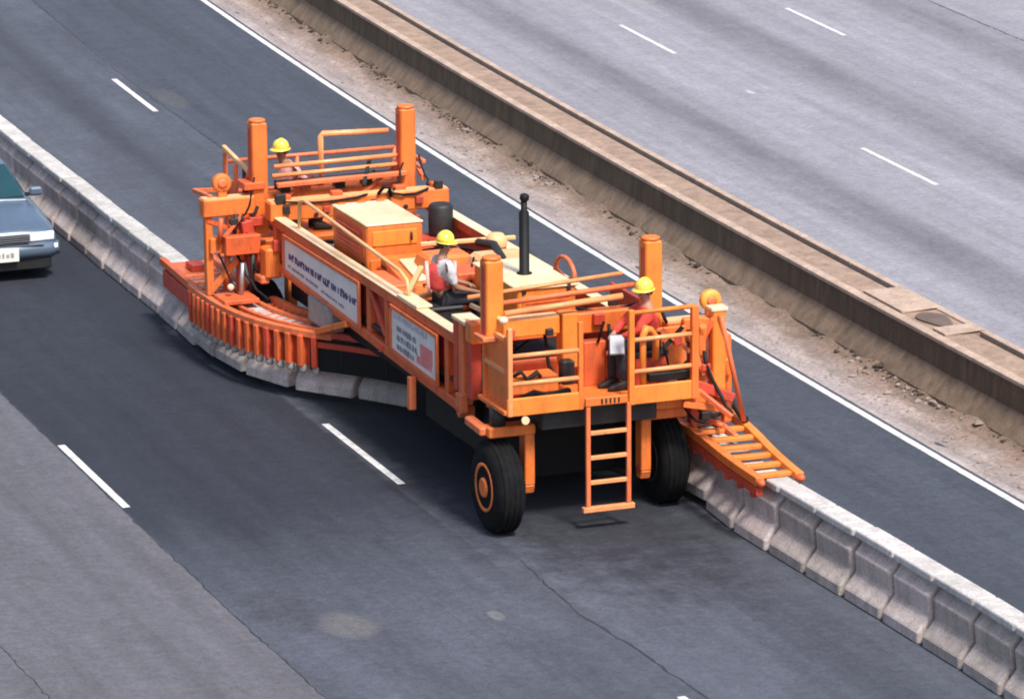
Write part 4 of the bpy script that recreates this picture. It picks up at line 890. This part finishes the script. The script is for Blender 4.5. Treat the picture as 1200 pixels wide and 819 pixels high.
    er.build('ears', M[skin], body)
    hr = MB(); hr.ell(head-f*0.02+upv*0.03, 0.092, 0.092, 0.085, 12, 8); hr.build('hair', M['hair'], r)
    hc = head+upv*0.055
    h = MB().lathe(hc, [(0.118, 0.0), (0.116, 0.03), (0.105, 0.075), (0.08, 0.108), (0.045, 0.126), (0.01, 0.132)], upv, 18).build('hard_hat', M[hat], r)
    MB().lathe(hc+f*0.02, [(0.10, -0.002), (0.148, -0.012), (0.148, -0.004), (0.10, 0.012)], upv+f*-0.05, 18).build('brim', M[hat], h)
    rg = MB(); rg.tube([hc+f*(0.108*math.cos(a))+upv*(0.004+0.132*math.sin(a)) for a in [math.pi*(0.12+0.76*k/8) for k in range(9)]], 0.012, 6); rg.build('ridge', M[hat], h)
    return r

# middle operator, seated facing right
x, y = -0.64, -1.14
P_(MB().box((x, y, 1.80), (0.42, 0.44, 0.36)), 'seat_base', 'dark'); P_(MB().box((x, y, 2.0), (0.46, 0.48, 0.06)), 'seat', 'seat', 0.02)
P_(MB().prism([(-1.55, 1.5), (-0.75, 1.5), (-0.75, 2.0), (-1.55, 1.9)], 0, 0.10, 0.22), 'control_console', 'red', 0.015)
P_(MB().tube([(0.08, -1.2, 1.95), (-0.05, -1.25, 2.2)], 0.018, 6), 'control_lever', 'black', 0)
P_(MB().tube([(0.10, -1.42, 1.95), (-0.02, -1.45, 2.18)], 0.018, 6), 'control_lever', 'black', 0)
person('worker in red vest and grey sleeves seated in the middle of the machine', (x, y, 1.52), dict(
    hips=(x, y, 2.13), chest=(x-0.01, y-0.02, 2.47), neck=(x+0.01, y-0.03, 2.66), toe=(1, -0.1, 0),
    shL=(x+0.02, y+0.19, 2.56), elL=(x+0.12, y+0.22, 2.30), haL=(x+0.42, y+0.05, 2.22),
    shR=(x+0.02, y-0.22, 2.56), elR=(x+0.10, y-0.28, 2.28), haR=(x+0.42, y-0.26, 2.19),
    hpL=(x+0.06, y+0.10, 2.10), knL=(x+0.48, y+0.08, 2.10), anL=(x+0.50, y+0.06, 1.62),
    hpR=(x+0.06, y-0.11, 2.10), knR=(x+0.46, y-0.20, 2.10), anR=(x+0.46, y-0.22, 1.62)), (1, -0.35), 'greyshirt', 'vest', 'skin2', sleeves=0)
# front operator, seated facing left, reading a sheet
x, y = 0.88, -4.42
person('worker in red shirt seated on the front platform above the ladder', (x, y, 1.605), dict(
    hips=(x, y, 2.17), chest=(x-0.10, y-0.02, 2.46), neck=(x-0.06, y-0.02, 2.64), toe=(-1, -0.05, 0),
    shL=(x-0.12, y-0.20, 2.52), elL=(x-0.28, y-0.24, 2.34), haL=(x-0.46, y-0.10, 2.26),
    shR=(x-0.12, y+0.18, 2.52), elR=(x-0.30, y+0.22, 2.34), haR=(x-0.48, y+0.06, 2.26),
    hpL=(x-0.06, y-0.10, 2.16), knL=(x-0.46, y-0.14, 2.14), anL=(x-0.44, y-0.14, 1.71),
    hpR=(x-0.06, y+0.10, 2.16), knR=(x-0.46, y+0.06, 2.12), anR=(x-0.50, y+0.04, 1.71)), (-1, -0.25), 'redshirt', None, 'skin', sleeves=1)
pb = thing('clipboard', 'pale paper on a small clipboard held over the lap of the front worker', 'clipboard', (0.36, -4.60, 2.17), 'machine')
rot = Matrix.Rotation(-0.35, 3, 'Z') @ Matrix.Rotation(0.95, 3, 'X')
MB().box((0.36, -4.60, 2.19), (0.19, 0.27, 0.010), rot).build('board', M['trimblack'], pb); MB().box(Vector((0.36, -4.60, 2.19))+rot @ Vector((0, 0, 0.009)), (0.17, 0.24, 0.006), rot).build('paper', M['paper'], pb)
# rear operator
x, y = -0.64, 5.28
person('worker in pinkish shirt behind the rails at the far end of the machine', (x, y, 1.62), dict(
    hips=(x+0.04, y, 2.17), chest=(x+0.10, y+0.0, 2.46), neck=(x+0.03, y, 2.62), toe=(1, -0.2, 0),
    shL=(x+0.12, y+0.19, 2.53), elL=(x+0.27, y+0.22, 2.36), haL=(x+0.44, y+0.05, 2.30),
    shR=(x+0.12, y-0.19, 2.53), elR=(x+0.27, y-0.22, 2.36), haR=(x+0.44, y-0.10, 2.30),
    hpL=(x+0.08, y+0.10, 2.16), knL=(x+0.50, y+0.10, 2.14), anL=(x+0.50, y+0.10, 1.72),
    hpR=(x+0.08, y-0.10, 2.16), knR=(x+0.50, y-0.12, 2.14), anR=(x+0.50, y-0.12, 1.72)), (-1, -0.6), 'pinkshirt', None, 'skin2', sleeves=1)

# ------------------------------------------------------------------ car (front towards the camera)
def car(cx, fy, label):
    c = thing('car', label, 'car', (cx, fy+2.3, 0.0))
    W = 0.86
    # body stations from the front bumper back: (y, half width, floor z, belt z)
    st = [(0.00, .70, .40, .62), (0.02, .80, .36, .70), (0.10, .85, .30, .74), (0.35, .86, .26, .80), (0.9, .87, .24, .86), (1.45, .87, .24, .92), (2.2, .88, .24, .93), (3.4, .87, .26, .93), (4.2, .84, .30, .92), (4.55, .76, .38, .86), (4.6, .68, .45, .78)]
    b = MB(); rings = []
    for y, hw, z0, z1 in st:
        zm = z0+(z1-z0)*0.62; ring = []
        for x, z in ((-hw*.93, z0), (-hw, z0+.06), (-hw*1.0, zm), (-hw*.95, z1-.03), (-hw*.80, z1), (-hw*.35, z1+.025), (hw*.35, z1+.025), (hw*.80, z1), (hw*.95, z1-.03), (hw*1.0, zm), (hw, z0+.06), (hw*.93, z0)):
            ring.append(Vector((cx+x, fy+y, z)))
        rings.append(ring)
    b.loft(rings); body = b.build('body', M['carpaint'], c)
    # hood shut lines
    MB().box((cx, fy+0.80, 0.876), (0.012, 1.0, 0.01)).build('hood_crease', M['carpaint'], body)
    g_ = MB()
    gst = [(1.30, .74, .70, .925), (2.02, .60, .56, 1.36), (2.6, .60, .57, 1.40), (3.3, .59, .56, 1.36), (4.0, .70, .66, .93)]
    rings = [[Vector((cx-w1, fy+y, .90)), Vector((cx-w2, fy+y, z)), Vector((cx-w2*.5, fy+y, z+.02)), Vector((cx+w2*.5, fy+y, z+.02)), Vector((cx+w2, fy+y, z)), Vector((cx+w1, fy+y, .90))] for y, w1, w2, z in [(a, .76 if 1.9 < a < 3.5 else b_, c_, d) for a, b_, c_, d in gst]]
    g_.loft(rings, smooth=False); cabin = g_.build('cabin', M['carpaint'], c, 0.02)
    wsn = MB()
    wsn.loft([[Vector((cx-.68, fy+1.345, .965)), Vector((cx+.68, fy+1.345, .965)), Vector((cx+.545, fy+1.97, 1.345)), Vector((cx-.545, fy+1.97, 1.345))], [Vector((cx-.68, fy+1.325, .975)), Vector((cx+.68, fy+1.325, .975)), Vector((cx+.545, fy+1.95, 1.355)), Vector((cx-.545, fy+1.95, 1.355))]], smooth=False)
    wsn.build('windscreen', M['glass'], cabin)
    for s in (-1, 1):
        sd_ = MB(); f_ = lambda y, z, o: Vector((cx+s*(0.76-(z-.90)*0.36/0.9*1.0+o), fy+y, z))
        sd_.loft([[f_(1.62, .96, .012), f_(2.55, .96, .012), f_(2.55, 1.33, -.01), f_(2.1, 1.31, -.01)], [f_(1.62, .96, .03), f_(2.55, .96, .03), f_(2.55, 1.33, .012), f_(2.1, 1.31, .012)]], smooth=False)
        sd_.loft([[f_(2.62, .96, .012), f_(3.7, .96, .012), f_(3.3, 1.30, -.01), f_(2.62, 1.33, -.01)], [f_(2.62, .96, .03), f_(3.7, .96, .03), f_(3.3, 1.30, .012), f_(2.62, 1.33, .012)]], smooth=False)
        sd_.build('side_window', M['glass'], cabin)
        h = MB(); h.box((cx+s*0.60, fy+0.035, 0.645), (0.38, 0.09, 0.125), Matrix.Rotation(s*0.10, 3, 'Z')); h.build('headlight', M['lamp'], c, 0.012)
        h = MB(); h.box((cx+s*0.64, fy-0.035, 0.50), (0.38, 0.08, 0.075), Matrix.Rotation(s*0.12, 3, 'Z')); h.build('indicator', M['lamp'], c, 0.01)
        mr = MB(); mr.box((cx+s*0.90, fy+1.50, 1.00), (0.20, 0.10, 0.13)); m_ = mr.build('door_mirror', M['carpaint'] if s > 0 else M['trimblack'], c, 0.03)
        MB().box((cx+s*0.80, fy+1.52, 0.96), (0.12, 0.06, 0.05)).build('mirror_arm', M['trimblack'], m_)
        MB().box((cx+s*0.872, fy+2.3, 0.56), (0.02, 2.4, 0.05)).build('side_moulding', M['trimblack'], body)
        for y in (0.85, 3.65):
            t = MB().lathe((cx+s*0.74, fy+y, 0.31), [(0.17, -.1), (0.28, -.1), (0.31, -.06), (0.31, .08), (0.28, .115), (0.17, .115)], (s, 0, 0), 24).build('wheel', M['rubber'], c)
            MB().lathe((cx+s*0.845, fy+y, 0.31), [(0.19, -.02), (0.19, 0.012), (0.10, -.0), (0.05, 0.02)], (s, 0, 0), 16).build('rim', M['chrome'], t)
    MB().box((cx, fy-0.02, 0.635), (0.80, 0.07, 0.11)).build('grille', M['trimblack'], c, 0.01)
    for z in (0.605, 0.635, 0.665): MB().box((cx, fy-0.058, z), (0.78, 0.012, 0.012)).build('grille_bar', M['chrome'], c)
    bp = MB(); rings = []
    for x_, y_ in ((-.88, .35), (-.87, .02), (-.70, -.09), (0, -.13), (.70, -.09), (.87, .02), (.88, .35)):
        rings.append([Vector((cx+x_, fy+y_, .36)), Vector((cx+x_, fy+y_-.02, .44)), Vector((cx+x_, fy+y_-.01, .545)), Vector((cx+x_*.94, fy+y_+.12, .55)), Vector((cx+x_*.94, fy+y_+.12, .36))])
    bmp = bp.loft(rings).build('bumper', M['carpaint'], c)
    MB().box((cx, fy-0.12, 0.555), (1.2, 0.03, 0.018)).build('chrome_strip', M['chrome'], bmp)
    MB().box((cx, fy-0.02, 0.27), (1.45, 0.1, 0.20)).build('air_dam', M['trimblack'], c, 0.02)
    pl = MB().box((cx, fy-0.155, 0.43), (0.42, 0.015, 0.20)).build('licence_plate', M['plate'], c, 0.006)
    k_ = MB()
    for i, (w_, h_) in enumerate(((.05, .06), (.03, .07), (.045, .05), (.05, .07))): k_.box((cx-0.10+i*0.068, fy-0.165, 0.425+0.008*(i%2)), (w_, 0.006, h_))
    k_.build('plate_marks', M['rubberpad'], pl)['kind'] = 'stuff'
    for s in (-1, 1): MB().tube([(cx+s*.5, fy+1.36, .95), (cx+s*.05, fy+1.46, 1.03)], 0.010, 5).build('wiper', M['trimblack'], c)
    return c
car(-5.63, 6.55, 'blue grey saloon car at the left edge facing the camera beside the barrier')
